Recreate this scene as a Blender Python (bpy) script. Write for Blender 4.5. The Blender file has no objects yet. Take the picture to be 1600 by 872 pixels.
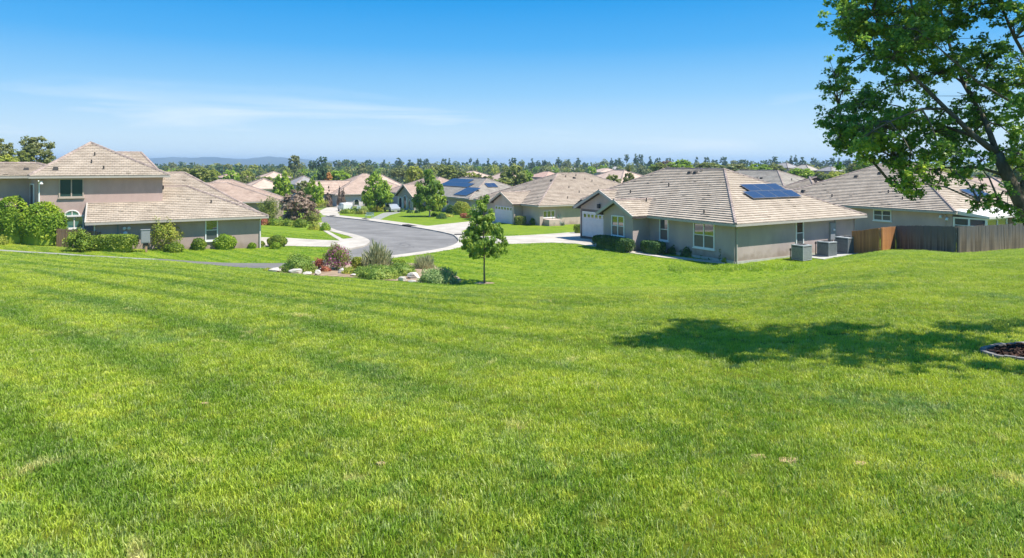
import bpy, math, random
import numpy as np
from mathutils import Vector, Matrix
R = math.radians
sc = bpy.context.scene
C = sc.collection
F = 1050.0          # focal length in photo pixels (1600 wide)
HY = 255.0          # row of the horizon in the photo; camera at z = 0
# ------------------------------------------------------------------ camera, sky, sun, exposure
cam = bpy.data.cameras.new('camera'); co = bpy.data.objects.new('camera', cam); C.objects.link(co)
co.location = (0, 0, 0); co.rotation_euler = (R(90), 0, 0)
cam.sensor_width = 36; cam.lens = 36 * F / 1600; cam.shift_y = -(436 - HY) / 1600
cam.clip_start = 0.1; cam.clip_end = 20000; sc.camera = co
SUN_EL = 60.0; SUN_AZ = math.degrees(math.atan2(0.96, -0.28))
w = bpy.data.worlds.new('World'); sc.world = w; w.use_nodes = True
nt = w.node_tree; nt.nodes.clear()
def N(t, kind, **kw):
    n = t.nodes.new(kind)
    for k, v in kw.items(): setattr(n, k, v)
    return n
sky = N(nt, 'ShaderNodeTexSky', sky_type='NISHITA', sun_disc=False, sun_elevation=R(SUN_EL), sun_rotation=R(SUN_AZ),
        altitude=50, air_density=1.0, dust_density=0.6, ozone_density=2.0)
tc = N(nt, 'ShaderNodeTexCoord'); sep = N(nt, 'ShaderNodeSeparateXYZ'); nt.links.new(tc.outputs['Generated'], sep.inputs[0])
# the whole sky graded once by height, the same all the way round: pale at the horizon, deep azure above
sr = N(nt, 'ShaderNodeValToRGB'); e = sr.color_ramp.elements
SKYC = [(0.0, (.66, .83, .95)), (.035, (.60, .80, .95)), (.10, (.28, .60, .93)), (.17, (.070, .42, .88)), (.240, (.0, .315, .80)), (.45, (.02, .27, .74)), (1.0, (.05, .24, .62))]
e[0].position = 0; e[0].color = SKYC[0][1] + (1,); e[1].position = 1; e[1].color = SKYC[-1][1] + (1,)
for p_, c_ in SKYC[1:-1]: q_ = e.new(p_); q_.color = c_ + (1,)
nt.links.new(sep.outputs['Z'], sr.inputs[0])
sm = N(nt, 'ShaderNodeVectorMath', operation='SCALE'); sm.inputs['Scale'].default_value = 6.1; nt.links.new(sr.outputs[0], sm.inputs[0])
hs = N(nt, 'ShaderNodeMixRGB'); hs.inputs[0].default_value = .95; nt.links.new(sky.outputs[0], hs.inputs[1]); nt.links.new(sm.outputs[0], hs.inputs[2])
CLOUD = 3.1
# thin cirrus streaks low in the sky
mp = N(nt, 'ShaderNodeMapping'); mp.inputs['Scale'].default_value = (1.3, 1.3, 16.0); mp.inputs['Location'].default_value = (CLOUD, 0, 0); mp.inputs['Rotation'].default_value = (0.0, R(-1.4), 0)
nt.links.new(tc.outputs['Generated'], mp.inputs[0])
cn = N(nt, 'ShaderNodeTexNoise'); cn.inputs['Scale'].default_value = 2.1; cn.inputs['Detail'].default_value = 7; cn.inputs['Roughness'].default_value = 0.55
cn.inputs['Distortion'].default_value = 0.5
nt.links.new(mp.outputs[0], cn.inputs['Vector'])
cr = N(nt, 'ShaderNodeValToRGB'); cr.color_ramp.elements[0].position = 0.53; cr.color_ramp.elements[1].position = 0.78
nt.links.new(cn.outputs['Fac'], cr.inputs[0])
br = N(nt, 'ShaderNodeValToRGB'); e = br.color_ramp.elements
e[0].position = 0.0; e[0].color = (0, 0, 0, 1); e[1].position = 0.015; e[1].color = (.7, .7, .7, 1)
a = e.new(0.06); a.color = (.8, .8, .8, 1); a = e.new(0.115); a.color = (.0, .0, .0, 1)
nt.links.new(sep.outputs['Z'], br.inputs[0])
cm = N(nt, 'ShaderNodeMath', operation='MULTIPLY'); nt.links.new(cr.outputs[0], cm.inputs[0]); nt.links.new(br.outputs[0], cm.inputs[1])
mx = N(nt, 'ShaderNodeMixRGB'); mx.inputs[2].default_value = (5.2, 5.8, 6.2, 1)
nt.links.new(cm.outputs[0], mx.inputs[0]); nt.links.new(hs.outputs[0], mx.inputs[1])
bg = N(nt, 'ShaderNodeBackground'); bg.inputs[1].default_value = 0.10
wo = N(nt, 'ShaderNodeOutputWorld'); nt.links.new(mx.outputs[0], bg.inputs[0]); nt.links.new(bg.outputs[0], wo.inputs[0])
sl = bpy.data.lights.new('sun', 'SUN'); sl.energy = 4.8; sl.angle = R(0.53); sl.color = (1.0, 0.955, 0.88)
so = bpy.data.objects.new('sun', sl); C.objects.link(so)
sd = Vector((math.sin(R(SUN_AZ)) * math.cos(R(SUN_EL)), math.cos(R(SUN_AZ)) * math.cos(R(SUN_EL)), math.sin(R(SUN_EL))))
so.rotation_euler = sd.to_track_quat('Z', 'Y').to_euler(); so.location = (30, -30, 60)
sc.view_settings.view_transform = 'Standard'; sc.view_settings.look = 'None'
sc.view_settings.exposure = 0.82; sc.view_settings.gamma = 1
sc.render.engine = 'CYCLES'
sc.cycles.max_bounces = 6; sc.cycles.volume_bounces = 0; sc.cycles.transparent_max_bounces = 8
# ------------------------------------------------------------------ materials
def mat(name, col, rough=0.9, var=0.0, scale=8.0, bump=0.0, bscale=40.0, spec=0.3, metal=0.0, island=0.0, col2=None, bdist=0.02, detail=4, pscale=None, stretch=None):
    m = bpy.data.materials.new(name); m.use_nodes = True; t = m.node_tree
    b = t.nodes['Principled BSDF']; b.inputs['Roughness'].default_value = rough
    b.inputs['Specular IOR Level'].default_value = spec; b.inputs['Metallic'].default_value = metal
    c0 = tuple(col) + (1,)
    last = None
    tcn = N(t, 'ShaderNodeTexCoord'); src = tcn.outputs['Object']
    if stretch:
        mpn = N(t, 'ShaderNodeMapping'); mpn.inputs['Scale'].default_value = stretch; t.links.new(src, mpn.inputs[0]); src = mpn.outputs[0]
    if var > 0 or col2:
        n = N(t, 'ShaderNodeTexNoise'); n.inputs['Scale'].default_value = scale; n.inputs['Detail'].default_value = detail; n.inputs['Roughness'].default_value = .65
        t.links.new(src, n.inputs['Vector'])
        rr = N(t, 'ShaderNodeValToRGB'); rr.color_ramp.elements[0].position = .32; rr.color_ramp.elements[1].position = .68
        lo = tuple(max(0, c * (1 - var)) for c in col) + (1,)
        hi = (tuple(col2) + (1,)) if col2 else tuple(min(1, c * (1 + var)) for c in col) + (1,)
        rr.color_ramp.elements[0].color = lo; rr.color_ramp.elements[1].color = hi
        t.links.new(n.outputs['Fac'], rr.inputs[0]); last = rr.outputs[0]
    if island > 0:
        g = N(t, 'ShaderNodeNewGeometry'); mr = N(t, 'ShaderNodeMapRange')
        mr.inputs['To Min'].default_value = 1 - island; mr.inputs['To Max'].default_value = 1 + island
        t.links.new(g.outputs['Random Per Island'], mr.inputs['Value'])
        mm = N(t, 'ShaderNodeVectorMath', operation='SCALE')
        if last is None:
            rgb = N(t, 'ShaderNodeRGB'); rgb.outputs[0].default_value = c0; last = rgb.outputs[0]
        t.links.new(last, mm.inputs[0]); t.links.new(mr.outputs[0], mm.inputs['Scale']); last = mm.outputs[0]
    if last is None: b.inputs['Base Color'].default_value = c0
    else: t.links.new(last, b.inputs['Base Color'])
    if bump > 0:
        n2 = N(t, 'ShaderNodeTexNoise'); n2.inputs['Scale'].default_value = bscale; n2.inputs['Detail'].default_value = 5
        t.links.new(src, n2.inputs['Vector'])
        bp = N(t, 'ShaderNodeBump'); bp.inputs['Strength'].default_value = bump; bp.inputs['Distance'].default_value = bdist
        t.links.new(n2.outputs['Fac'], bp.inputs['Height']); t.links.new(bp.outputs[0], b.inputs['Normal'])
    return m
def weather(m, top, amt=.30):
    """board-to-board tone and a weathered upper part"""
    t = m.node_tree; b = t.nodes['Principled BSDF']; src = b.inputs['Base Color'].links[0].from_socket
    oi = N(t, 'ShaderNodeObjectInfo'); mr = N(t, 'ShaderNodeMapRange'); mr.inputs['To Min'].default_value = 1 - amt; mr.inputs['To Max'].default_value = 1 + amt; t.links.new(oi.outputs['Random'], mr.inputs['Value'])
    v = N(t, 'ShaderNodeVectorMath', operation='SCALE'); t.links.new(src, v.inputs[0]); t.links.new(mr.outputs[0], v.inputs['Scale']); out = v.outputs[0]
    if top:
        tcn = N(t, 'ShaderNodeTexCoord'); sp = N(t, 'ShaderNodeSeparateXYZ'); t.links.new(tcn.outputs['Object'], sp.inputs[0])
        ad = N(t, 'ShaderNodeMath', operation='MULTIPLY_ADD'); ad.inputs[1].default_value = .45; t.links.new(oi.outputs['Random'], ad.inputs[0]); t.links.new(sp.outputs['Z'], ad.inputs[2])
        r_ = N(t, 'ShaderNodeMapRange'); r_.inputs['From Min'].default_value = .45; r_.inputs['From Max'].default_value = 1.0; t.links.new(ad.outputs[0], r_.inputs['Value'])
        x = N(t, 'ShaderNodeMixRGB'); x.inputs[2].default_value = top + (1,); t.links.new(r_.outputs[0], x.inputs[0]); t.links.new(out, x.inputs[1]); out = x.outputs[0]
    t.links.new(out, b.inputs['Base Color'])
def leafmat(name, c1, c2, c3=None, trans=0.35, world=0.8, rough=.55, gain=2.1):
    c1, c2, c3 = [tuple(min(.8, v * gain * (1.12 if i == 0 else 1)) for i, v in enumerate(c)) if c else None for c in (c1, c2, c3)]; trans += .08
    """foliage: colour differs from leaf to leaf and from clump to clump; light also passes through"""
    m = bpy.data.materials.new(name); m.use_nodes = True; t = m.node_tree
    b = t.nodes['Principled BSDF']; b.inputs['Roughness'].default_value = rough; b.inputs['Specular IOR Level'].default_value = .35
    g = N(t, 'ShaderNodeNewGeometry'); tcn = N(t, 'ShaderNodeTexCoord')
    n = N(t, 'ShaderNodeTexNoise'); n.inputs['Scale'].default_value = world; n.inputs['Detail'].default_value = 2
    t.links.new(tcn.outputs['Object'], n.inputs['Vector'])
    ad = N(t, 'ShaderNodeMath', operation='MULTIPLY_ADD'); ad.inputs[1].default_value = 0.45
    sb = N(t, 'ShaderNodeMath', operation='MULTIPLY_ADD'); sb.inputs[1].default_value = 1.1; sb.inputs[2].default_value = -0.27
    t.links.new(n.outputs['Fac'], sb.inputs[0]); t.links.new(g.outputs['Random Per Island'], ad.inputs[0]); t.links.new(sb.outputs[0], ad.inputs[2])
    rr = N(t, 'ShaderNodeValToRGB'); rr.color_ramp.elements[0].position = .15; rr.color_ramp.elements[1].position = .85
    rr.color_ramp.elements[0].color = tuple(c1) + (1,); rr.color_ramp.elements[1].color = tuple(c3 or c2) + (1,)
    if c3:
        k = rr.color_ramp.elements.new(.55); k.color = tuple(c2) + (1,)
    t.links.new(ad.outputs[0], rr.inputs[0]); t.links.new(rr.outputs[0], b.inputs['Base Color'])
    tr = N(t, 'ShaderNodeBsdfTranslucent'); t.links.new(rr.outputs[0], tr.inputs[0])
    ms = N(t, 'ShaderNodeMixShader'); ms.inputs[0].default_value = trans
    t.links.new(b.outputs[0], ms.inputs[1]); t.links.new(tr.outputs[0], ms.inputs[2]); t.links.new(ms.outputs[0], t.nodes['Material Output'].inputs[0])
    return m
def lawn_group():
    g = bpy.data.node_groups.new('lawn_colour', 'ShaderNodeTree')
    g.interface.new_socket('Colour', in_out='OUTPUT', socket_type='NodeSocketColor')
    t = g; go = N(t, 'NodeGroupOutput'); ge = N(t, 'ShaderNodeNewGeometry')
    def noise(scale, det=3, dist=0, st=None):
        src = ge.outputs['Position']
        if st:
            q = N(t, 'ShaderNodeMapping'); q.inputs['Rotation'].default_value = (0, 0, st[1]); q.inputs['Scale'].default_value = st[0]
            t.links.new(src, q.inputs[0]); src = q.outputs[0]
        n = N(t, 'ShaderNodeTexNoise'); n.inputs['Scale'].default_value = scale; n.inputs['Detail'].default_value = det; n.inputs['Distortion'].default_value = dist
        n.inputs['Roughness'].default_value = .6
        t.links.new(src, n.inputs['Vector']); return n.outputs['Fac']
    def ramp(f, p0, p1):
        r_ = N(t, 'ShaderNodeMapRange'); r_.inputs['From Min'].default_value = p0; r_.inputs['From Max'].default_value = p1
        t.links.new(f, r_.inputs['Value']); return r_.outputs[0]
    def mix(f, a, b):
        m_ = N(t, 'ShaderNodeMixRGB'); t.links.new(f, m_.inputs[0])
        for i, v in ((1, a), (2, b)):
            if isinstance(v, tuple): m_.inputs[i].default_value = v + (1,)
            else: t.links.new(v, m_.inputs[i])
        return m_.outputs[0]
    c = mix(ramp(noise(.28, 5, .6), .36, .62), LAWN[0], LAWN[1])
    c = mix(ramp(noise(.42, 4, .5), .54, .74), c, (.100, .175, .045))
    c = mix(ramp(noise(1.1, 4, .4), .50, .76), c, LAWN[2])
    dp = N(t, 'ShaderNodeVectorMath', operation='DOT_PRODUCT'); dp.inputs[1].default_value = (.643, .766, 0); t.links.new(ge.outputs['Position'], dp.inputs[0])   # mower passes run down to the right, blade-lean shading painted as darker colour
    wob = N(t, 'ShaderNodeMath', operation='MULTIPLY_ADD'); wob.inputs[1].default_value = 2.4; t.links.new(noise(.35, 2), wob.inputs[0])
    fr = N(t, 'ShaderNodeMath', operation='MULTIPLY'); fr.inputs[1].default_value = 2 * math.pi / 1.7; t.links.new(dp.outputs['Value'], fr.inputs[0]); t.links.new(fr.outputs[0], wob.inputs[2])
    sn = N(t, 'ShaderNodeMath', operation='SINE'); t.links.new(wob.outputs[0], sn.inputs[0])
    gate = ramp(noise(.22, 2, 0), .25, .48); s1 = ramp(sn.outputs[0], .15, .95); mu = N(t, 'ShaderNodeMath', operation='MULTIPLY'); t.links.new(s1, mu.inputs[0]); t.links.new(gate, mu.inputs[1])
    spx = N(t, 'ShaderNodeSeparateXYZ'); t.links.new(ge.outputs['Position'], spx.inputs[0]); lf = ramp(spx.outputs['X'], 6.0, -3.0); m2 = N(t, 'ShaderNodeMath', operation='MULTIPLY'); t.links.new(mu.outputs[0], m2.inputs[0]); t.links.new(lf, m2.inputs[1])
    m3 = N(t, 'ShaderNodeMath', operation='MULTIPLY'); m3.inputs[1].default_value = .74; t.links.new(m2.outputs[0], m3.inputs[0])
    c = mix(ramp(noise(4.5, 5, .5), .50, .74), c, LAWN[2])
    c = mix(ramp(noise(7.0, 4, .5), .56, .76), c, LAWN[0])
    c = mix(m3.outputs[0], c, (.070, .140, .012))
    c = mix(ramp(noise(1.7, 8, .9), .63, .76), c, LAWN[3])                              # dry straw spots
    # the house lawns at the foot of the slope are better watered and deeper green
    lw = ramp(spx.outputs['Z'], -6.2, -6.9); m4 = N(t, 'ShaderNodeMath', operation='MULTIPLY'); m4.inputs[1].default_value = .42; t.links.new(lw, m4.inputs[0])
    c = mix(m4.outputs[0], c, (.135, .235, .012))
    t.links.new(c, go.inputs[0]); return g
LAWN = [(0.120, 0.187, 0.015), (0.235, 0.285, 0.022), (0.315, 0.335, 0.040), (0.50, 0.43, 0.17)]
LG = lawn_group()
def lawn_mat():
    m = bpy.data.materials.new('lawn'); m.use_nodes = True; t = m.node_tree; b = t.nodes['Principled BSDF']
    b.inputs['Roughness'].default_value = .95; b.inputs['Specular IOR Level'].default_value = .1
    gn = N(t, 'ShaderNodeGroup'); gn.node_tree = LG
    ge = N(t, 'ShaderNodeNewGeometry')
    n = N(t, 'ShaderNodeTexNoise'); n.inputs['Scale'].default_value = 14; n.inputs['Detail'].default_value = 8; n.inputs['Roughness'].default_value = .75
    t.links.new(ge.outputs['Position'], n.inputs['Vector'])
    mr = N(t, 'ShaderNodeMapRange'); mr.inputs['From Min'].default_value = .3; mr.inputs['From Max'].default_value = .7
    mr.inputs['To Min'].default_value = .70; mr.inputs['To Max'].default_value = 1.25
    t.links.new(n.outputs['Fac'], mr.inputs['Value'])
    sc_ = N(t, 'ShaderNodeVectorMath', operation='SCALE'); t.links.new(gn.outputs[0], sc_.inputs[0]); t.links.new(mr.outputs[0], sc_.inputs['Scale'])
    # beyond the mown park the town's ground is dry soil and scrub
    sp = N(t, 'ShaderNodeSeparateXYZ'); t.links.new(ge.outputs['Position'], sp.inputs[0])
    far = N(t, 'ShaderNodeMapRange'); far.inputs['From Min'].default_value = 125; far.inputs['From Max'].default_value = 165
    t.links.new(sp.outputs['Y'], far.inputs['Value'])
    mm = N(t, 'ShaderNodeMixRGB'); mm.inputs[2].default_value = (.10, .115, .05, 1); t.links.new(far.outputs[0], mm.inputs[0])
    # ground colour is darker near the camera, lighter with distance
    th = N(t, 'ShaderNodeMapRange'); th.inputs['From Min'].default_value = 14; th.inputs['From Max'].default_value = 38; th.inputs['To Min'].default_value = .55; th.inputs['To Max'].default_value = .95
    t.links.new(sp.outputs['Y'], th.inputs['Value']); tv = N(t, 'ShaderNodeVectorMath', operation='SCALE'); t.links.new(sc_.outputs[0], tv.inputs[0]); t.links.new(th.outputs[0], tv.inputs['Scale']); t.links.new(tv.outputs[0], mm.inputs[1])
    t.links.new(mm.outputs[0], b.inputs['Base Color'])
    bp = N(t, 'ShaderNodeBump'); bp.inputs['Strength'].default_value = .8; bp.inputs['Distance'].default_value = .05
    t.links.new(n.outputs['Fac'], bp.inputs['Height']); t.links.new(bp.outputs[0], b.inputs['Normal'])
    return m
def blade_mat():
    m = bpy.data.materials.new('grass_blade'); m.use_nodes = True; t = m.node_tree; b = t.nodes['Principled BSDF']
    b.inputs['Roughness'].default_value = .5; b.inputs['Specular IOR Level'].default_value = .3
    gn = N(t, 'ShaderNodeGroup'); gn.node_tree = LG
    ge = N(t, 'ShaderNodeNewGeometry')
    mr = N(t, 'ShaderNodeMapRange'); mr.inputs['To Min'].default_value = 1.05; mr.inputs['To Max'].default_value = 2.4
    t.links.new(ge.outputs['Random Per Island'], mr.inputs['Value'])
    s_ = N(t, 'ShaderNodeVectorMath', operation='SCALE'); t.links.new(gn.outputs[0], s_.inputs[0]); t.links.new(mr.outputs[0], s_.inputs['Scale'])
    oi = N(t, 'ShaderNodeObjectInfo')
    st = N(t, 'ShaderNodeMapRange'); st.inputs['From Min'].default_value = .70; st.inputs['From Max'].default_value = 1.0; st.inputs['To Max'].default_value = .60
    t.links.new(oi.outputs['Random'], st.inputs['Value'])
    mxx = N(t, 'ShaderNodeMixRGB'); mxx.inputs[2].default_value = (.56, .58, .26, 1); t.links.new(st.outputs[0], mxx.inputs[0]); t.links.new(s_.outputs[0], mxx.inputs[1])
    t.links.new(mxx.outputs[0], b.inputs['Base Color'])
    tr = N(t, 'ShaderNodeBsdfTranslucent'); t.links.new(mxx.outputs[0], tr.inputs[0])
    ms = N(t, 'ShaderNodeMixShader'); ms.inputs[0].default_value = .4
    t.links.new(b.outputs[0], ms.inputs[1]); t.links.new(tr.outputs[0], ms.inputs[2]); t.links.new(ms.outputs[0], t.nodes['Material Output'].inputs[0])
    return m
M = {}
M['lawn'] = lawn_mat(); M['blade'] = blade_mat()
M['asphalt'] = mat('asphalt', (.165, .155, .142), .92, .16, .35, .35, 60, col2=(.225, .213, .197))
M['path_asphalt'] = mat('path_asphalt', (.15, .142, .13), .92, .12, .5, .3, 60)
def cracks(m, dark, scale, width):
    t = m.node_tree; b = t.nodes['Principled BSDF']; src = b.inputs['Base Color'].links[0].from_socket; tcn = N(t, 'ShaderNodeTexCoord')
    nz = N(t, 'ShaderNodeTexNoise'); nz.inputs['Scale'].default_value = 1.3; nz.inputs['Detail'].default_value = 5; t.links.new(tcn.outputs['Object'], nz.inputs['Vector'])
    ad = N(t, 'ShaderNodeVectorMath', operation='MULTIPLY_ADD'); ad.inputs[1].default_value = (1.2, 1.2, 0); t.links.new(nz.outputs['Color'], ad.inputs[0]); t.links.new(tcn.outputs['Object'], ad.inputs[2])
    v = N(t, 'ShaderNodeTexVoronoi', feature='DISTANCE_TO_EDGE'); v.inputs['Scale'].default_value = scale; t.links.new(ad.outputs[0], v.inputs['Vector'])
    r_ = N(t, 'ShaderNodeMapRange'); r_.inputs['From Min'].default_value = 0; r_.inputs['From Max'].default_value = width; r_.inputs['To Min'].default_value = 1; r_.inputs['To Max'].default_value = 0; t.links.new(v.outputs['Distance'], r_.inputs['Value'])
    mu = N(t, 'ShaderNodeMath', operation='MULTIPLY'); mu.inputs[1].default_value = .55; t.links.new(r_.outputs[0], mu.inputs[0])
    x = N(t, 'ShaderNodeMixRGB'); x.inputs[2].default_value = dark + (1,); t.links.new(mu.outputs[0], x.inputs[0]); t.links.new(src, x.inputs[1]); t.links.new(x.outputs[0], b.inputs['Base Color'])
cracks(M['asphalt'], (.06, .06, .06), .14, .006)
M['concrete'] = mat('concrete', (.39, .345, .285), .9, .12, .6, .2, 30, col2=(.51, .46, .39), detail=8)
M['path_concrete'] = mat('path_concrete', (.27, .27, .23), .9, .12, .8, .2, 30)
M['pad'] = mat('pad', (.42, .41, .37), .9, .12, 2, .2, 30)
M['soil'] = mat('soil', (.30, .20, .13), .95, .3, 1.5, .6, 12, col2=(.38, .29, .19))
M['bark_mulch'] = mat('bark_mulch', (.055, .028, .018), .9, .4, 6, .8, 20, island=.5)
M['dirt'] = mat('dirt', (.36, .25, .13), .95, .3, 20, .7, 50)
M['rock'] = mat('rock', (.52, .46, .40), .9, .28, 2.2, .8, 6, col2=(.62, .57, .50))
M['edging'] = mat('edging', (.19, .18, .17), .9, .2, 6, .5, 20)
def stucco(n, c): M[n] = mat(n, c, .93, .10, .9, .45, 40, spec=.15, detail=8, stretch=(1, 1, .45))
stucco('stucco_tan', (0.469, 0.342, 0.299)); stucco('stucco_grey', (.425, .345, .315)); stucco('stucco_low', (.42, .325, .29))
stucco('stucco_beige', (0.513, 0.405, 0.344)); stucco('stucco_pink', (.50, .375, .345)); stucco('stucco_white', (0.625, 0.553, 0.553)); stucco('stucco_blue', (0.402, 0.363, 0.389))
def tile(n, c, c2): M[n] = mat(n, c, .85, .10, .9, .25, 25, island=.055, col2=c2, spec=.2)
tile('tile_tan', (0.397, 0.324, 0.249), (0.498, 0.417, 0.327)); tile('tile_pink', (0.415, 0.299, 0.232), (0.498, 0.379, 0.298)); tile('tile_brown', (0.35, 0.276, 0.211), (0.433, 0.355, 0.275))
tile('tile_grey', (0.314, 0.276, 0.232), (0.389, 0.351, 0.292)); tile('tile_red', (0.406, 0.249, 0.189), (0.48, 0.324, 0.249)); tile('tile_slate', (0.243, 0.229, 0.222), (0.307, 0.287, 0.275))
M['deck'] = mat('deck', (.07, .055, .05), .95)
M['cap'] = mat('cap', (.30, .235, .20), .85, .15, 3, island=.2)
M['fascia'] = mat('fascia', (.40, .37, .325), .6, .05, 3)
M['trim'] = mat('trim', (.72, .70, .66), .6, .04, 3)
M['trim_tan'] = mat('trim_tan', (.45, .37, .30), .7, .05, 3)
M['white'] = mat('white_paint', (.78, .78, .76), .5, .04, 3)
M['door_white'] = mat('door_white', (.66, .62, .60), .6, .04, 2)
M['dark'] = mat('dark', (.02, .02, .02), .7)
M['iron'] = mat('iron', (.06, .055, .05), .6, .1, 5)
M['stone'] = mat('stone', (.34, .30, .26), .9, .35, 3, .7, 8, col2=(.45, .41, .37))
def glass(n, c, r=.03, s=1.0):
    m = mat(n, c, r, spec=s); m.node_tree.nodes['Principled BSDF'].inputs['IOR'].default_value = 2.0; M[n] = m
glass('pane', (.02, .032, .03)); glass('pane_screen', (.06, .068, .066), .45, .4); glass('pane_teal', (.05, .16, .17), .08); glass('pane_dark', (.03, .065, .062), .12, .35); M['pane_dark'].node_tree.nodes['Principled BSDF'].inputs['IOR'].default_value = 1.45
def solar():
    m = mat('solar_cell', (.025, .055, .13), .34, spec=.35); t = m.node_tree; b = t.nodes['Principled BSDF']
    tcn = N(t, 'ShaderNodeTexCoord'); bt = N(t, 'ShaderNodeTexBrick'); bt.offset = 0; bt.inputs['Scale'].default_value = 6.2
    bt.inputs['Color1'].default_value = (.016, .036, .085, 1); bt.inputs['Color2'].default_value = (.020, .044, .10, 1)
    bt.inputs['Mortar'].default_value = (.07, .10, .16, 1); bt.inputs['Mortar Size'].default_value = .012
    bt.inputs['Brick Width'].default_value = 1; bt.inputs['Row Height'].default_value = 1
    t.links.new(tcn.outputs['Object'], bt.inputs['Vector']); t.links.new(bt.outputs[0], b.inputs['Base Color']); return m
for k_ in [k for k in M if k.startswith('stucco')]:       # splash dirt along the foot of the walls
    t = M[k_].node_tree; b = t.nodes['Principled BSDF']; src = b.inputs['Base Color'].links[0].from_socket
    tcn = N(t, 'ShaderNodeTexCoord'); sp = N(t, 'ShaderNodeSeparateXYZ'); t.links.new(tcn.outputs['Object'], sp.inputs[0]); nz = N(t, 'ShaderNodeTexNoise'); nz.inputs['Scale'].default_value = 1.7; nz.inputs['Detail'].default_value = 6; t.links.new(tcn.outputs['Object'], nz.inputs['Vector'])
    ad = N(t, 'ShaderNodeMath', operation='MULTIPLY_ADD'); ad.inputs[1].default_value = -1.5; t.links.new(nz.outputs['Fac'], ad.inputs[0]); t.links.new(sp.outputs['Z'], ad.inputs[2])
    r_ = N(t, 'ShaderNodeMapRange'); r_.inputs['From Min'].default_value = -.75; r_.inputs['From Max'].default_value = -.15; r_.inputs['To Min'].default_value = .55; r_.inputs['To Max'].default_value = 0; t.links.new(ad.outputs[0], r_.inputs['Value'])
    x = N(t, 'ShaderNodeMixRGB'); x.inputs[2].default_value = (.20, .15, .11, 1); t.links.new(r_.outputs[0], x.inputs[0]); t.links.new(src, x.inputs[1]); t.links.new(x.outputs[0], b.inputs['Base Color'])
M['solar'] = solar()
M['alu'] = mat('aluminium', (.30, .31, .33), .4, metal=.7)
M['ac'] = mat('ac_metal', (.205, .225, .235), .55, .08, 3, spec=.4)
M['ac_light'] = mat('ac_light', (.34, .36, .37), .55, .08, 3, spec=.4)
M['box_grey'] = mat('box_grey', (.25, .265, .275), .5, .06, 3, spec=.4)
M['cedar'] = mat('cedar', (.36, .145, .045), .8, .25, 2.5, .4, 30, island=.25, stretch=(6, 6, .7), col2=(.46, .22, .08))
M['grey_wood'] = mat('grey_wood', (.13, .112, .095), .9, .40, 1.6, .5, 30, stretch=(5, 5, .6), col2=(.32, .235, .155))
M['brown_wood'] = mat('brown_wood', (.26, .155, .095), .9, .3, 2.5, .4, 30, stretch=(6, 6, .7), col2=(.38, .25, .16))
weather(M['cedar'], None, .22); weather(M['grey_wood'], (.115, .108, .102), .45); weather(M['brown_wood'], None, .3)
M['bark'] = mat('bark', (.10, .085, .06), .95, .35, 9, .8, 22, col2=(.19, .165, .12), stretch=(1, 1, .35))
M['bark_dark'] = mat('bark_dark', (.085, .068, .052), .95, .3, 6, .6, 14)
M['bark_pale'] = mat('bark_pale', (.52, .47, .42), .9, .2, 6, .3, 14)
L_ = leafmat
M['leaf_big'] = L_('leaf_big', (.030, .075, .018), (.070, .145, .024), (.19, .25, .03), .45, 1.1, .40, gain=2.7)
M['leaf_young'] = L_('leaf_young', (.042, .100, .015), (.10, .172, .02), (.21, .26, .035), .38, 1.4)
M['leaf_bed'] = L_('leaf_bed', (.050, .098, .018), (.105, .175, .03), (.21, .26, .05), .33, 1.5)
M['leaf_bright'] = L_('leaf_bright', (.052, .118, .012), (.122, .205, .018), (.24, .30, .03), .33, .9)
M['leaf_mid'] = L_('leaf_mid', (.055, .088, .022), (.11, .145, .03), (.19, .20, .045), .33, .5)
M['leaf_yellow'] = L_('leaf_yellow', (.08, .13, .02), (.17, .21, .03), (.28, .27, .05), .3, .5)
M['leaf_olive'] = L_('leaf_olive', (.06, .085, .03), (.11, .135, .042), (.18, .18, .06), .3, .5)
M['leaf_pine'] = L_('leaf_pine', (.02, .048, .022), (.042, .085, .035), (.08, .12, .045), .25, .5)
M['leaf_gold'] = L_('leaf_gold', (.17, .10, .03), (.28, .17, .05), (.34, .22, .07), .3, .5)
M['leaf_hedge'] = L_('leaf_hedge', (.036, .075, .012), (.095, .155, .018), (.21, .25, .03), .3, 1.5)
M['leaf_dark_hedge'] = L_('leaf_dark_hedge', (.014, .042, .012), (.032, .078, .018), (.08, .13, .03), .22, 1.5)
M['leaf_sage'] = L_('leaf_sage', (.10, .13, .06), (.19, .21, .11), (.30, .31, .19), .25, 1.5)
M['leaf_sage2'] = L_('leaf_sage2', (.07, .13, .04), (.14, .21, .07), (.24, .30, .13), .25, 1.5)
M['leaf_dry'] = L_('leaf_dry', (.075, .060, .042), (.13, .105, .075), (.19, .16, .11), .2, 1.2)
M['leaf_red'] = L_('leaf_red', (.12, .05, .03), (.22, .08, .05), (.20, .17, .04), .3, 1.5)
M['petal'] = L_('petal', (.13, .02, .08), (.26, .05, .18), (.36, .12, .30), .35, 2)
M['petal_white'] = L_('petal_white', (.45, .45, .4), (.5, .5, .45), None, .3, 2)
M['agave'] = L_('agave', (.08, .14, .11), (.15, .23, .19), None, .2, 2)
M['silver'] = mat('silver_paint', (.42, .44, .46), .3, spec=.6, metal=.4)
M['tyre'] = mat('tyre', (.02, .02, .02), .8)
M['hill'] = mat('hill_scrub', (.05, .075, .06), .95, .35, .004, col2=(.085, .10, .075))
M['bench'] = mat('pale_green_metal', (.36, .46, .42), .5, .1, 4)
M['grate_and_shade'] = mat('grate_and_shade', (.035, .033, .03), .8, .2, 4)
M['sun_white'] = mat('patio_cover', (.66, .63, .58), .6, .06, 1)
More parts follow.
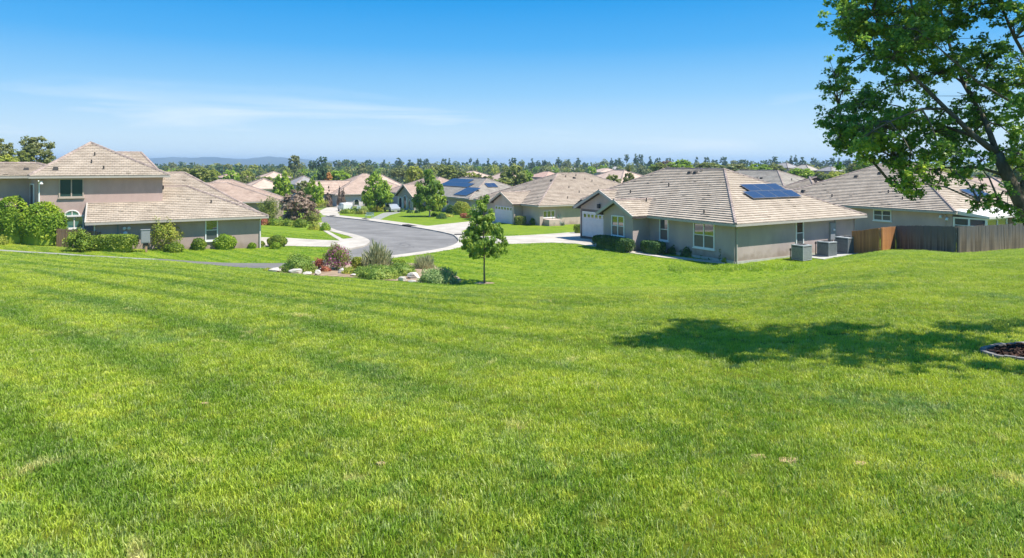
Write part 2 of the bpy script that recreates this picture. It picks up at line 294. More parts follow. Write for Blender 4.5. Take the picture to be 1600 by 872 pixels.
# ------------------------------------------------------------------ mesh helpers
def setp(o, label=None, cat=None, group=None, kind=None):
    if label: o['label'] = label
    if cat: o['category'] = cat
    if group: o['group'] = group
    if kind: o['kind'] = kind
    return o
def link(name, me, m, parent=None):
    if m and not me.materials: me.materials.append(m)
    o = bpy.data.objects.new(name, me); C.objects.link(o)
    if parent: o.parent = parent
    return o
class MB:
    def __init__(s): s.v = []; s.f = []
    def add(s, vs, fs):
        n = len(s.v); s.v.extend([tuple(p) for p in vs]); s.f.extend([tuple(i + n for i in f) for f in fs]); return s
    def hexa(s, p):   # 8 corners: bottom 4 ccw, top 4 ccw
        return s.add(p, [(3, 2, 1, 0), (4, 5, 6, 7), (0, 1, 5, 4), (1, 2, 6, 5), (2, 3, 7, 6), (3, 0, 4, 7)])
    def box(s, x0, y0, z0, x1, y1, z1):
        return s.hexa([(x0, y0, z0), (x1, y0, z0), (x1, y1, z0), (x0, y1, z0), (x0, y0, z1), (x1, y0, z1), (x1, y1, z1), (x0, y1, z1)])
    def prism(s, poly, z0, z1):
        n = len(poly); ar = sum(poly[i][0] * poly[(i + 1) % n][1] - poly[(i + 1) % n][0] * poly[i][1] for i in range(n))
        if ar < 0: poly = poly[::-1]
        vs = [(x, y, z0) for x, y in poly] + [(x, y, z1) for x, y in poly]
        fs = [tuple(range(n - 1, -1, -1)), tuple(range(n, 2 * n))] + [(i, (i + 1) % n, n + (i + 1) % n, n + i) for i in range(n)]
        return s.add(vs, fs)
    def bar(s, a, b, wx, wz):
        a = Vector(a); b = Vector(b); d = (b - a).normalized(); side = d.cross(Vector((0, 0, 1)))
        if side.length < 1e-4: side = Vector((1, 0, 0))
        side.normalize(); up = side.cross(d); side *= wx / 2; up *= wz / 2
        return s.hexa([a - side - up, a + side - up, b + side - up, b - side - up, a - side + up, a + side + up, b + side + up, b - side + up])
    def tube(s, pts, rad, n=8, cap=True):
        pts = [Vector(p) for p in pts]; rings = []; ref = Vector((.3, .9, .2)).normalized()
        base = len(s.v); vs = []; fs = []
        for i, p in enumerate(pts):
            d = (pts[min(i + 1, len(pts) - 1)] - pts[max(i - 1, 0)]).normalized()
            a_ = d.cross(ref); a_ = a_.normalized() if a_.length > 1e-3 else Vector((1, 0, 0)); b_ = d.cross(a_)
            for k in range(n):
                t = 2 * math.pi * k / n; vs.append(p + (a_ * math.cos(t) + b_ * math.sin(t)) * rad[i])
        for i in range(len(pts) - 1):
            for k in range(n):
                k2 = (k + 1) % n; fs.append((i * n + k, i * n + k2, (i + 1) * n + k2, (i + 1) * n + k))
        if cap: fs.append(tuple(range(n))[::-1]); fs.append(tuple((len(pts) - 1) * n + k for k in range(n)))
        return s.add(vs, fs)
    def mesh(s, name, m=None, smooth=False):
        me = bpy.data.meshes.new(name); me.from_pydata(s.v, [], s.f); me.update()
        if smooth: me.polygons.foreach_set('use_smooth', [True] * len(me.polygons))
        if m: me.materials.append(m)
        return me
    def build(s, name, m, parent=None, smooth=False): return link(name, s.mesh(name, m, smooth), m, parent)
def npmesh(name, V, k, m, smooth=False):
    """V: (n,k,3) array of n separate k-gons"""
    n = len(V); me = bpy.data.meshes.new(name)
    me.vertices.add(n * k); me.vertices.foreach_set('co', np.ascontiguousarray(V, dtype=np.float32).ravel())
    me.loops.add(n * k); me.loops.foreach_set('vertex_index', np.arange(n * k, dtype=np.int32))
    me.polygons.add(n); me.polygons.foreach_set('loop_start', np.arange(0, n * k, k, dtype=np.int32))
    me.update(calc_edges=True); me.validate()
    if m: me.materials.append(m)
    return me
SH = {'quad': np.array([(-1, 0), (0, -.55), (1, 0), (0, .55)], float),
      'blade': np.array([(-1, -.10), (.2, -.12), (1, 0), (.2, .12)], float),
      'needle': np.array([(-1, -.22), (1, -.05), (1, .05), (-1, .22)], float),
      'maple': np.array([(-.95, 0), (-.45, -.38), (-.15, -.95), (.15, -.42), (.95, -.0), (.15, .42), (-.15, .95), (-.45, .38)], float)}
def leaves(P, Nn, size, rng, shape='quad', spread=.9, curl=.25):
    n = len(P); sh = SH[shape]; k = len(sh)
    nn = Nn + rng.normal(0, spread, (n, 3)); nn /= np.linalg.norm(nn, axis=1)[:, None] + 1e-9
    t = rng.normal(0, 1, (n, 3)); t -= (t * nn).sum(1)[:, None] * nn; t /= np.linalg.norm(t, axis=1)[:, None] + 1e-9
    b = np.cross(nn, t); s = size * rng.uniform(.65, 1.3, n)
    V = P[:, None, :] + s[:, None, None] * (sh[None, :, 0, None] * t[:, None, :] + sh[None, :, 1, None] * b[:, None, :])
    V += (s * curl)[:, None, None] * (sh[None, :, 0, None] ** 2) * -nn[:, None, :]
    return V
def sph(rng, n):
    v = rng.normal(0, 1, (n, 3)); return v / np.linalg.norm(v, axis=1)[:, None]
# ------------------------------------------------------------------ terrain
_u = np.array([-3, -.95, -.762, -.50, -.35, -.20, -.10, .25, .34, .41, .47, .55, .61, .667, .76, .95, 3])
_b = np.array([.0009, .0009, .00095, .00122, .00165, .00205, .0023, .0023, .0022, .00185, .00125, .00082, .00082, .00093, .00078, .0007, .0007])
_uu = np.linspace(-3, 3, 1201); _bb = np.interp(_uu, _u, _b); _k = np.exp(-np.linspace(-2, 2, 17) ** 2); _k /= _k.sum()
_bb = np.convolve(np.pad(_bb, 8, 'edge'), _k, 'valid')
_y = np.array([-50, 50, 62, 86, 105, 140, 200, 300, 600, 1500, 6000, 9000]); _z = np.array([-7.25, -7.25, -7.3, -8.15, -8.6, -9.5, -10.6, -12, -14.5, -19, -40, -50])
_yy = np.linspace(-50, 9000, 9051); _zz = np.interp(_yy, _y, _z); _k2 = np.exp(-np.linspace(-2, 2, 21) ** 2); _k2 /= _k2.sum()
_zz = np.convolve(np.pad(_zz, 10, 'edge'), _k2, 'valid')
def sst(t): t = np.clip(t, 0, 1); return t * t * (3 - 2 * t)
def Lf(X, Y):
    z = np.interp(Y, _yy, _zz)
    z = z + 1.6 * sst((-X - 18) / 30) * sst((100 - Y) / 30)
    z = z - .50 * np.exp(-((X - 12) ** 2 / 80 + (Y - 41) ** 2 / 36))
    z = z + .45 * sst((X - 27) / 10) * sst((85 - Y) / 15)
    z = z + 6.8 * np.exp(-((X - 122) ** 2 / (2 * 55 ** 2) + (Y - 265) ** 2 / (2 * 60 ** 2)))
    return z
def Gf(X, Y):
    X = np.asarray(X, float); Y = np.asarray(Y, float)
    Yc = np.maximum(Y, 0); u = X / np.maximum(Y, 3.0)
    b = np.interp(u, _uu, _bb)
    Ycc = np.minimum(Yc, 90)
    h = -(2.0 + .05 * Ycc + b * Ycc ** 2)
    h = h - .0006 * np.minimum(X ** 2, 400) * sst((18 - Y) / 18)
    l = Lf(X, Y); k = .35
    d = np.clip((h - l) / k, -30, 30)
    z = l + k * np.logaddexp(0, d)
    am = sst((60 - Y) / 20)
    z = z + am * (.018 * np.sin(X * 1.3 + .7 * np.sin(Y * .9)) * np.sin(Y * 1.1 + X * .4) + .03 * np.sin(X * .31 + 1) * np.sin(Y * .37))
    return z
def G(x, y): return float(Gf(x, y))
def gp(px, py, off=0.0):
    """point of the lower ground that is seen in column px, row py of the photograph"""
    u = (px - 800) / F; k = (py - HY) / F; Y = 7.3 / k
    for _ in range(60):
        Y = .5 * Y + .5 * (-float(Lf(u * Y, Y)) / k)
    return (u * Y, Y)
def inpoly(X, Y, poly):
    r = np.zeros(X.shape, bool); n = len(poly); j = n - 1
    for i in range(n):
        xi, yi = poly[i]; xj, yj = poly[j]
        c = ((yi > Y) != (yj > Y)) & (X < (xj - xi) * (Y - yi) / (yj - yi + 1e-12) + xi); r ^= c; j = i
    return r
def smooth_poly(p, it=2):
    for _ in range(it):
        q = []
        for i in range(len(p)):
            a, b = p[i], p[(i + 1) % len(p)]
            q.append((a[0] * .78 + b[0] * .22, a[1] * .78 + b[1] * .22)); q.append((a[0] * .22 + b[0] * .78, a[1] * .22 + b[1] * .78))
        p = q
    return p
ROAD_PX = [(501, 336), (536, 340), (566, 343), (595, 347), (625, 351), (658, 356), (694, 362.5), (711, 367), (719, 374), (717, 381), (697, 388), (658, 394), (614, 399.5), (585, 404), (545, 407), (528, 402), (532, 393),
           (546, 388), (568, 384.5), (579, 376.5), (562, 369), (536, 362.5), (519, 359), (503, 349)]
ROAD = smooth_poly([gp(*p) for p in ROAD_PX], 1)
xs = np.unique(np.concatenate([np.arange(-60, 60.01, .5), np.sign(np.linspace(-1, 1, 120)) * (60 + (np.abs(np.linspace(-1, 1, 120)) ** 2.6) * 6500)]))
ys = np.unique(np.concatenate([np.arange(-12, 2.9, 1.0), np.arange(3, 120, .5), 120 + (np.linspace(0, 1, 90) ** 2.4) * 7000]))
def build_ground():
    XX, YY = np.meshgrid(xs, ys); ZZ = Gf(XX, YY)
    ZZ = ZZ - np.where(inpoly(XX, YY, ROAD), .32, 0)
    nx, ny = len(xs), len(ys)
    V = np.stack([XX, YY, ZZ], -1).reshape(-1, 3)
    i = np.arange(nx * ny).reshape(ny, nx)
    Fq = np.stack([i[:-1, :-1], i[:-1, 1:], i[1:, 1:], i[1:, :-1]], -1).reshape(-1, 4)
    me = bpy.data.meshes.new('ground'); me.vertices.add(len(V)); me.vertices.foreach_set('co', V.astype(np.float32).ravel())
    me.loops.add(Fq.size); me.loops.foreach_set('vertex_index', Fq.astype(np.int32).ravel())
    me.polygons.add(len(Fq)); me.polygons.foreach_set('loop_start', np.arange(0, Fq.size, 4, dtype=np.int32))
    me.update(calc_edges=True); me.polygons.foreach_set('use_smooth', [True] * len(Fq))
    return setp(link('lawn_ground', me, M['lawn']), kind='structure')
build_ground()
def clip_hp(poly, ax, val, keep_lo):
    out = []; n = len(poly)
    for i in range(n):
        a, b = poly[i], poly[(i + 1) % n]; ia = (a[ax] <= val) == keep_lo or a[ax] == val; ib = (b[ax] <= val) == keep_lo or b[ax] == val
        if ia: out.append(a)
        if ia != ib:
            t = (val - a[ax]) / (b[ax] - a[ax]); out.append((a[0] + t * (b[0] - a[0]), a[1] + t * (b[1] - a[1])))
    return out
def parea(p): return sum(p[i][0] * p[(i + 1) % len(p)][1] - p[(i + 1) % len(p)][0] * p[i][1] for i in range(len(p))) / 2 if len(p) > 2 else 0
SHEETS = []
HOUSES = []
def sheet(name, poly, off, m, skirt=0.15, kind='structure', parent=None):
    """surface laid over the terrain, cut along the terrain's own grid, with a vertical skirt down its edge"""
    if parea(poly) < 0: poly = poly[::-1]
    SHEETS.append((name, poly))
    x0, x1 = min(p[0] for p in poly), max(p[0] for p in poly); y0, y1 = min(p[1] for p in poly), max(p[1] for p in poly)
    gx = [v for v in xs if x0 < v < x1]; gy = [v for v in ys if y0 < v < y1]
    if len(gx) > 60: gx = gx[::1]
    vs = []; fs = []
    bx = [x0] + gx + [x1]; by = [y0] + gy + [y1]
    for i in range(len(bx) - 1):
        col = clip_hp(clip_hp(poly, 0, bx[i], False), 0, bx[i + 1], True)
        if len(col) < 3: continue
        for j in range(len(by) - 1):
            c = clip_hp(clip_hp(col, 1, by[j], False), 1, by[j + 1], True)
            if len(c) < 3 or abs(parea(c)) < 1e-5: continue
            n = len(vs); vs.extend(c); fs.append(tuple(range(n, n + len(c))))
    A = np.array(vs); Z = Gf(A[:, 0], A[:, 1]) + off
    V = [(a[0], a[1], z) for a, z in zip(vs, Z)]
    if skirt:
        pts = []
        for i in range(len(poly)):
            a, b = poly[i], poly[(i + 1) % len(poly)]; L = math.dist(a, b); k = max(1, int(L / .5))
            pts += [(a[0] + (b[0] - a[0]) * q / k, a[1] + (b[1] - a[1]) * q / k) for q in range(k)]
        P = np.array(pts); Zp = Gf(P[:, 0], P[:, 1]) + off; n0 = len(V); n = len(pts)
        V += [(p[0], p[1], z) for p, z in zip(pts, Zp)] + [(p[0], p[1], z - skirt) for p, z in zip(pts, Zp)]
        fs += [(n0 + i, n0 + n + i, n0 + n + (i + 1) % n, n0 + (i + 1) % n) for i in range(n)]
    me = bpy.data.meshes.new(name); me.from_pydata(V, [], fs); me.update()
    o = link(name, me, m, parent)
    if kind: o['kind'] = kind
    return o
def PX(l, it=0):
    p = [gp(*q) for q in l]
    return smooth_poly(p, it) if it else p
sheet('road', ROAD, -.10, M['asphalt'], 0)
# kerb and pavement bands, driveways
def offset_band(pts, w0):
    out = []
    for i, p in enumerate(pts):
        a = Vector(pts[max(i - 1, 0)]); b = Vector(pts[min(i + 1, len(pts) - 1)]); d = (b - a).normalized(); nn = Vector((-d.y, d.x))
        out.append((p[0] + nn.x * w0, p[1] + nn.y * w0))
    return out
def band(name, px, width, off, m='concrete', inner=-.12):
    p = [gp(*q) for q in px]
    fine = []
    for i in range(len(p) - 1):
        for q in range(4): fine.append((p[i][0] + (p[i + 1][0] - p[i][0]) * q / 4, p[i][1] + (p[i + 1][1] - p[i][1]) * q / 4))
    fine.append(p[-1])
    for _ in range(4): fine = [fine[0]] + [((fine[i - 1][0] + 2 * fine[i][0] + fine[i + 1][0]) / 4, (fine[i - 1][1] + 2 * fine[i][1] + fine[i + 1][1]) / 4) for i in range(1, len(fine) - 1)] + [fine[-1]]
    return sheet(name, offset_band(fine, inner) + offset_band(fine, width)[::-1], off, M[m], .30)
# near kerb (left to right in the photo) lies outside = towards the camera, so width is negative
band('pavement', [(545, 407), (585, 404), (614, 399.5), (658, 394), (697, 388), (717, 381), (719.5, 374), (711, 367)], -1.0, .020, inner=.15)
band('pavement', [(501, 336), (536, 340), (566, 343), (595, 347), (625, 351), (658, 356), (694, 362.5), (711, 367)], 2.1, .024)
band('pavement', [(503, 348), (519, 359), (536, 362.5), (562, 369), (579, 376.5), (568, 384.5), (546, 388), (532, 392.5)], -1.0, .028, inner=.15)
sheet('driveway', PX([(403, 371), (449, 372), (500, 375), (530, 376.5), (534, 374), (552, 372), (566, 376), (562, 383), (546, 387.5), (509, 386), (449, 384.5), (403, 386)]), .032, M['concrete'])
sheet('footpath', PX([(503, 359.5), (511, 360), (538, 375), (530, 376)]), .036, M['concrete'])
sheet('driveway', PX([(660, 354), (692, 350.5), (725, 347), (768, 342), (790, 346), (740, 355), (712, 364), (700, 362)]), .016, M['concrete'])
sheet('driveway', PX([(505, 336), (497, 330), (510, 324.5), (530, 322.5), (545, 326), (532, 329), (530, 336.5)]), .012, M['concrete'])
sheet('driveway', PX([(580, 341), (598, 333), (618, 330), (626, 332), (610, 336), (592, 344)]), .014, M['path_concrete'])
DA = [(713, 368), (735, 370), (797, 369.3), (850, 366.5), (885, 364), (908, 362.5), (918, 366), (946, 366), (952, 389), (935, 387), (902, 381.5), (861, 379.5), (797, 381.5), (750, 380), (719, 381)]
sheet('driveway', PX(DA), .040, M['concrete'])
sheet('footpath', PX([(939, 385), (950, 386), (1040, 400), (1133, 410), (1133, 413), (1036, 403), (945, 390.5)]), .044, M['concrete'])
sheet('path', PX([(548, 402), (530, 401), (500, 408), (445, 411.5), (370, 412), (300, 411.5), (240, 410), (240, 414.5), (300, 418.5), (370, 421), (445, 422.5), (500, 420), (560, 409)]), .020, M['path_asphalt'], .1)
PC = [(242, 410.2), (185, 407.5), (79, 399.5), (0, 393), (-120, 387)]
PC2 = [(-120, 391), (0, 396.6), (79, 403.0), (185, 411.2), (242, 414.2)]
sheet('path', PX(PC + PC2), .024, M['path_concrete'], .1)
# ------------------------------------------------------------------ house kit
class House:
    def __init__(s, name, label, px=None, Y=None, pos=None, phi=30, zb=None, cat='house', group=None):
        if pos is None: pos = ((px - 800) / F * Y, Y)
        s.o = pos; s.phi = R(phi); s.zb = zb
        s.root = bpy.data.objects.new(name, None); C.objects.link(s.root); s.root.location = (pos[0], pos[1], zb); s.root.rotation_euler = (0, 0, s.phi)
        setp(s.root, label, cat, group)
        s.c, s.s = math.cos(s.phi), math.sin(s.phi)
        HOUSES.append(s); s.slopes = []; s.lines = []; s.gables = []; s.blocks = []; s.roof = None
    def solve(s, face, k, px):
        """coordinate along a wall (face '-y' at y=k or '-x' at x=k) seen in column px; also the depth Y there"""
        u = (px - 800) / F
        if face == '-y':   # P=(a,k)
            # X = ox + a c - k s ; Y = oy + a s + k c
            a = (u * (s.o[1] + k * s.c) - s.o[0] + k * s.s) / (s.c - u * s.s); Y = s.o[1] + a * s.s + k * s.c
        else:              # P=(k,a)
            a = (u * (s.o[1] + k * s.s) - s.o[0] - k * s.c) / (-s.s - u * s.c); Y = s.o[1] + k * s.s + a * s.c
        return a, Y
    def zat(s, py, Y): return (HY - py) * Y / F - s.zb
    def face(s, face, k, px, py):
        a, Y = s.solve(face, k, px); return a, s.zat(py, Y)
    def P(s, face, k, a, off, z):
        return (a, k - off, z) if face == '-y' else (k - off, a, z)
    def fbox(s, mb, face, k, a0, a1, z0, z1, o0, o1):
        c = [s.P(face, k, a, o, z) for z in (z0, z1) for (a, o) in ((a0, o0), (a1, o0), (a1, o1), (a0, o1))]
        return mb.hexa(c)
    def block(s, x0, x1, y0, y1, ze, pitch, axis='x', e0=None, e1=None, oh=.6, cut=None, walls=True, wm=None, w=2.65, base=-.6, gm=None):
        X0, X1, Y0, Y1 = x0 - oh, x1 + oh, y0 - oh, y1 + oh
        s.blocks.append((X0, X1, Y0, Y1, ze)); gg = (e0 == 0, e1 == 0); s.sof = getattr(s, 'sof', []); s.sof.append((x0 if axis == 'x' and gg[0] else X0, x1 if axis == 'x' and gg[1] else X1, y0 if axis == 'y' and gg[0] else Y0, y1 if axis == 'y' and gg[1] else Y1))
        def T(a, b): return (a, b) if axis == 'x' else (b, a)
        if axis == 'x': A0, A1, B0, B1 = X0, X1, Y0, Y1
        else: A0, A1, B0, B1 = Y0, Y1, X0, X1
        half = (B1 - B0) / 2; bm = (B0 + B1) / 2; rise = half * pitch
        i0 = half if e0 is None else e0; i1 = half if e1 is None else e1
        r0, r1 = A0 + i0, A1 - i1; zr = ze + rise
        sl = [([T(A0, B0), T(A1, B0), T(r1, bm), T(r0, bm)], T(A0, B0), T(0, 1), pitch), ([T(A1, B1), T(A0, B1), T(r0, bm), T(r1, bm)], T(A1, B1), T(0, -1), pitch)]
        if i0 > 0: sl.append(([T(A0, B1), T(A0, B0), T(r0, bm)], T(A0, B0), T(1, 0), rise / i0))
        if i1 > 0: sl.append(([T(A1, B0), T(A1, B1), T(r1, bm)], T(A1, B0), T(-1, 0), rise / i1))
        for poly, o, n, g in sl:
            polys = [poly]
            if cut:     # remove the region x < cx and y > cy
                cx, cy = cut; polys = [clip_hp(poly, 1, cy, True), clip_hp(clip_hp(poly, 1, cy, False), 0, cx, False)]
            for p in polys:
                if len(p) > 2 and abs(parea(p)) > .01: s.slopes.append((p, o, n, g, ze))
        q = lambda a, b, z: T(a, b) + (z,)
        s.lines.append((q(r0, bm, zr), q(r1, bm, zr)))
        ok = lambda a, b: not (cut and T(a, b)[0] < cut[0] and T(a, b)[1] > cut[1])
        for (a, b, r, i) in ((A0, B0, r0, i0), (A0, B1, r0, i0), (A1, B0, r1, i1), (A1, B1, r1, i1)):
            if i > 0 and ok(a, b): s.lines.append((q(a, b, ze), q(r, bm, zr)))
            if i == 0: s.gables.append((T(a, b), T(a, bm), ze, zr))
        if walls:
            mb = MB(); mb.box(x0, y0, base, x1, y1, w)
            for (a, i, wl) in ((A0, i0, x0 if axis == 'x' else y0), (A1, i1, x1 if axis == 'x' else y1)):
                if i == 0:
                    e = .02 if a == A0 else -.02
                    b0, b1 = (y0, y1) if axis == 'x' else (x0, x1); zw = ze + oh * pitch - .05; zt = zr - .06
                    p = [q(wl, b0, w), q(wl, b1, w), q(wl, b1, zw), q(wl, bm, zt), q(wl, b0, zw)]
                    p2 = [q(wl + (.2 if a == A0 else -.2), y[1] if axis == 'x' else y[0], y[2]) for y in p] if axis == 'x' else [(y[0], wl + (.2 if a == A0 else -.2), y[2]) for y in p]
                    mb.add(p + p2, [(0, 1, 2, 3, 4), (9, 8, 7, 6, 5), (2, 3, 8, 7), (3, 4, 9, 8)])
            mb.build('wall', wm or s.wm, s.root)
    def finish_roof(s, tm, tw=.33, tr=.33, caps=True, tiles=True, seed=1):
        rng = random.Random(seed); dk = MB(); tl = MB(); TTH = .052
        for poly, o, n, g, ze in s.slopes:
            zf = lambda p: ze + g * ((p[0] - o[0]) * n[0] + (p[1] - o[1]) * n[1])
            k = len(poly)
            dk.add([(p[0], p[1], zf(p) - .02) for p in poly] + [(p[0], p[1], zf(p) - .14) for p in poly],
                   [tuple(range(k)), tuple(range(2 * k - 1, k - 1, -1))] + [(i, k + i, k + (i + 1) % k, (i + 1) % k) for i in range(k)])
            if not tiles: continue
            t = (-n[1], n[0])
            A = [((p[0] - o[0]) * t[0] + (p[1] - o[1]) * t[1], (p[0] - o[0]) * n[0] + (p[1] - o[1]) * n[1]) for p in poly]
            if parea(A) < 0: A = A[::-1]
            amin, amax = min(p[0] for p in A), max(p[0] for p in A); bmax = max(p[1] for p in A); bmin = min(p[1] for p in A)
            cs = 1 / math.sqrt(1 + g * g); rw = tr * cs; b = bmin; row = 0
            while b < bmax - .02:
                b2 = min(b + rw, bmax); rowp = clip_hp(clip_hp(A, 1, b, False), 1, b2, True)
                if len(rowp) > 2:
                    r0_, r1_ = min(p[0] for p in rowp), max(p[0] for p in rowp)
                    kk = math.floor(r0_ / tw) ; a = kk * tw + (tw / 2 if row % 2 else 0) - tw
                    jig = rng.uniform(-.003, .003)
                    while a < r1_:
                        a2 = a + tw - .012
                        if a2 > r0_ and a < r1_:
                            c = clip_hp(clip_hp(rowp, 0, a, False), 0, a2, True)
                            if len(c) > 2 and abs(parea(c)) > .004:
                                th = .078 + jig + rng.uniform(-.004, .005); sk = rng.uniform(-.004, .004)
                                if rng.random() < .012: th += .03
                                top = []; bot = []
                                for (pa, pb) in c:
                                    X = o[0] + pa * t[0] + pb * n[0]; Y = o[1] + pa * t[1] + pb * n[1]; fr = (pb - b) / rw
                                    z = ze + g * pb; top.append((X, Y, z + th * (1 - fr) + .006 + sk * (pa - a) / tw)); bot.append((X, Y, z + (th - TTH) * (1 - fr) + sk * (pa - a) / tw - .004))
                                m_ = len(c); fs = [tuple(range(m_)), tuple(range(2 * m_ - 1, m_ - 1, -1))]
                                for i in range(m_):
                                    j = (i + 1) % m_
                                    if c[i][1] < b + rw * .5 or c[j][1] < b + rw * .5: fs.append((i, m_ + i, m_ + j, j))
                                tl.add(top + bot, fs)
                        a += tw
                b += rw; row += 1
        s.roof = dk.build('roof', M['deck'] if tiles else tm, s.root)
        if tiles: o_ = tl.build('roof_tiles', tm, s.roof); o_['kind'] = 'stuff'
        if caps:
            cp = MB()
            for a, b in s.lines:
                a = Vector(a); b = Vector(b); d = b - a; L = d.length
                if L < .2: continue
                d.normalize(); side = d.cross(Vector((0, 0, 1))).normalized() * .13; n_ = max(1, int(L / .42))
                for i in range(n_):
                    p = a + d * (L * i / n_); q = a + d * (L * (i + 1) / n_ + .03); u1 = .15; u2 = .125
                    vs = [p - side + Vector((0, 0, .04)), p - side * .5 + Vector((0, 0, u1)), p + side * .5 + Vector((0, 0, u1)), p + side + Vector((0, 0, .02)),
                          q - side + Vector((0, 0, .01)), q - side * .5 + Vector((0, 0, u2)), q + side * .5 + Vector((0, 0, u2)), q + side + Vector((0, 0, .01))]
                    cp.add(vs, [(0, 1, 5, 4), (1, 2, 6, 5), (2, 3, 7, 6), (3, 2, 1, 0), (4, 5, 6, 7)])
            c_ = cp.build('ridge_caps', M['cap'], s.roof); c_['kind'] = 'stuff'
        fb = MB(); sf = MB()
        for i, (X0, X1, Y0, Y1, ze) in enumerate(s.blocks):
            e = .003 * i; cut = getattr(s, 'nofascia', {}).get(i)
            if cut:
                fp = [(X0 + e, Y0 + e), (X1 - e, Y0 + e), (X1 - e, Y1 - e), (cut[0], Y1 - e), (cut[0], cut[1]), (X0 + e, cut[1])]
            else: fp = [(X0 + e, Y0 + e), (X1 - e, Y0 + e), (X1 - e, Y1 - e), (X0 + e, Y1 - e)]
            q0, q1, q2, q3 = s.sof[i]
            sf.prism(fp if cut else [(q0 + e, q2 + e), (q1 - e, q2 + e), (q1 - e, q3 - e), (q0 + e, q3 - e)], ze - .15 - e, ze - .13 - e)
            k = len(fp)
            for j in range(k):
                if cut and j in (3, 4): continue
                a, b = Vector(fp[j] + (ze - .085 - e,)), Vector(fp[(j + 1) % k] + (ze - .085 - e,))
                gab = any(abs(g_[0][0] - m[0]) < .05 and abs(g_[0][1] - m[1]) < .05 for g_ in s.gables for m in (a,)) and any(abs(g_[0][0] - m[0]) < .05 and abs(g_[0][1] - m[1]) < .05 for g_ in s.gables for m in (b,))
                if not gab: fb.bar(a, b, .11, .16)
        sf.build('soffit', M['fascia'], s.roof); fb.build('gutter', M['fascia'], s.roof)
        if s.gables:
            for (ax, ay), (mx_, my_), ze, zr in s.gables:
                rk = MB(); rk.bar((ax, ay, ze - .04), (mx_, my_, zr - .04), .10, .24); rk.build('rake_board', M[getattr(s, 'rake', 'fascia')], s.roof)
    def window(s, face, k, px0, px1, py0, py1, cols=2, rows=1, fm='white', rows_screen=False, pm='pane', local=None, screen='pane_screen', sill=True):
        if local: a0, a1, z0, z1 = local
        else:
            a0, z1 = s.face(face, k, px0, py0); a1, _ = s.face(face, k, px1, py0); am, z0 = s.face(face, k, (px0 + px1) / 2, py1); _, z1 = s.face(face, k, (px0 + px1) / 2, py0)
        if a0 > a1: a0, a1 = a1, a0
        fr = MB(); t = .085
        s.fbox(fr, face, k, a0, a1, z1 - t, z1, 0, .07); s.fbox(fr, face, k, a0, a1, z0, z0 + t, 0, .07)
        s.fbox(fr, face, k, a0, a0 + t, z0 + t, z1 - t, 0, .07); s.fbox(fr, face, k, a1 - t, a1, z0 + t, z1 - t, 0, .07)
        for i in range(1, cols):
            c = a0 + (a1 - a0) * i / cols; s.fbox(fr, face, k, c - .04, c + .04, z0 + t, z1 - t, 0, .06)
        o = fr.build('window', M[fm], s.root)
        for i in range(cols):
            p0 = a0 + t + (a1 - a0 - 2 * t) * i / cols + (.04 if i else 0); p1 = a0 + t + (a1 - a0 - 2 * t) * (i + 1) / cols - (.04 if i < cols - 1 else 0)
            for j in range(rows):
                q0 = z0 + t + (z1 - z0 - 2 * t) * j / rows; q1 = z0 + t + (z1 - z0 - 2 * t) * (j + 1) / rows
                mb = MB(); s.fbox(mb, face, k, p0, p1, q0 + (.025 if j else 0), q1, 0, .022)
                mb.build('pane', M[screen] if (rows > 1 and j == 0) else M[pm], o)
            if rows > 1:
                mb = MB(); q = z0 + t + (z1 - z0 - 2 * t) / rows; s.fbox(mb, face, k, p0, p1, q - .02, q + .03, 0, .05); mb.build('sash_rail', M[fm], o)
        if sill:
            mb = MB(); s.fbox(mb, face, k, a0 - .06, a1 + .06, z0 - .09, z0 - .002, 0, .11); mb.build('sill', M[fm], o)
        return o
    def fpart(s, name, face, k, a0, a1, z0, z1, o0, o1, m, parent=None):
        mb = MB(); s.fbox(mb, face, k, a0, a1, z0, z1, o0, o1); return mb.build(name, M[m], parent or s.root)
    def world(s, x, y): return (s.o[0] + x * s.c - y * s.s, s.o[1] + x * s.s + y * s.c)
    def vent(s, si, along, up, kind='pipe'):
        poly, o, n, g, ze = s.slopes[si]; t = (-n[1], n[0]); X = o[0] + along * t[0] + up * n[0]; Y = o[1] + along * t[1] + up * n[1]; z = ze + g * up
        mb = MB()
        if kind == 'pipe': mb.tube([(X, Y, z - .05), (X, Y, z + .34)], [.06, .06], 8)
        else:
            mb.hexa([(X - .22, Y - .22, z - .15), (X + .22, Y - .22, z - .15), (X + .22, Y + .22, z - .15), (X - .22, Y + .22, z - .15), (X - .14, Y - .14, z + .24), (X + .14, Y - .14, z + .24), (X + .14, Y + .14, z + .24), (X - .14, Y + .14, z + .24)])
        mb.build('roof_vent', M['iron'], s.roof)
    def vent_px(s, px, py, kind='pipe'):
        u, k = (px - 800) / F, (HY - py) / F; Y = s.o[1] - 12
        while Y < s.o[1] + 45:
            dx, dy = u * Y - s.o[0], Y - s.o[1]; x, y = dx * s.c + dy * s.s, -dx * s.s + dy * s.c
            for i, (poly, o, n, g, ze) in enumerate(s.slopes):
                b = (x - o[0]) * n[0] + (y - o[1]) * n[1]
                if abs(s.zb + ze + g * b - k * Y) < .03 and inpoly(np.array([x]), np.array([y]), poly)[0]:
                    return s.vent(i, (x - o[0]) * -n[1] + (y - o[1]) * n[0], b, kind)
            Y += .03
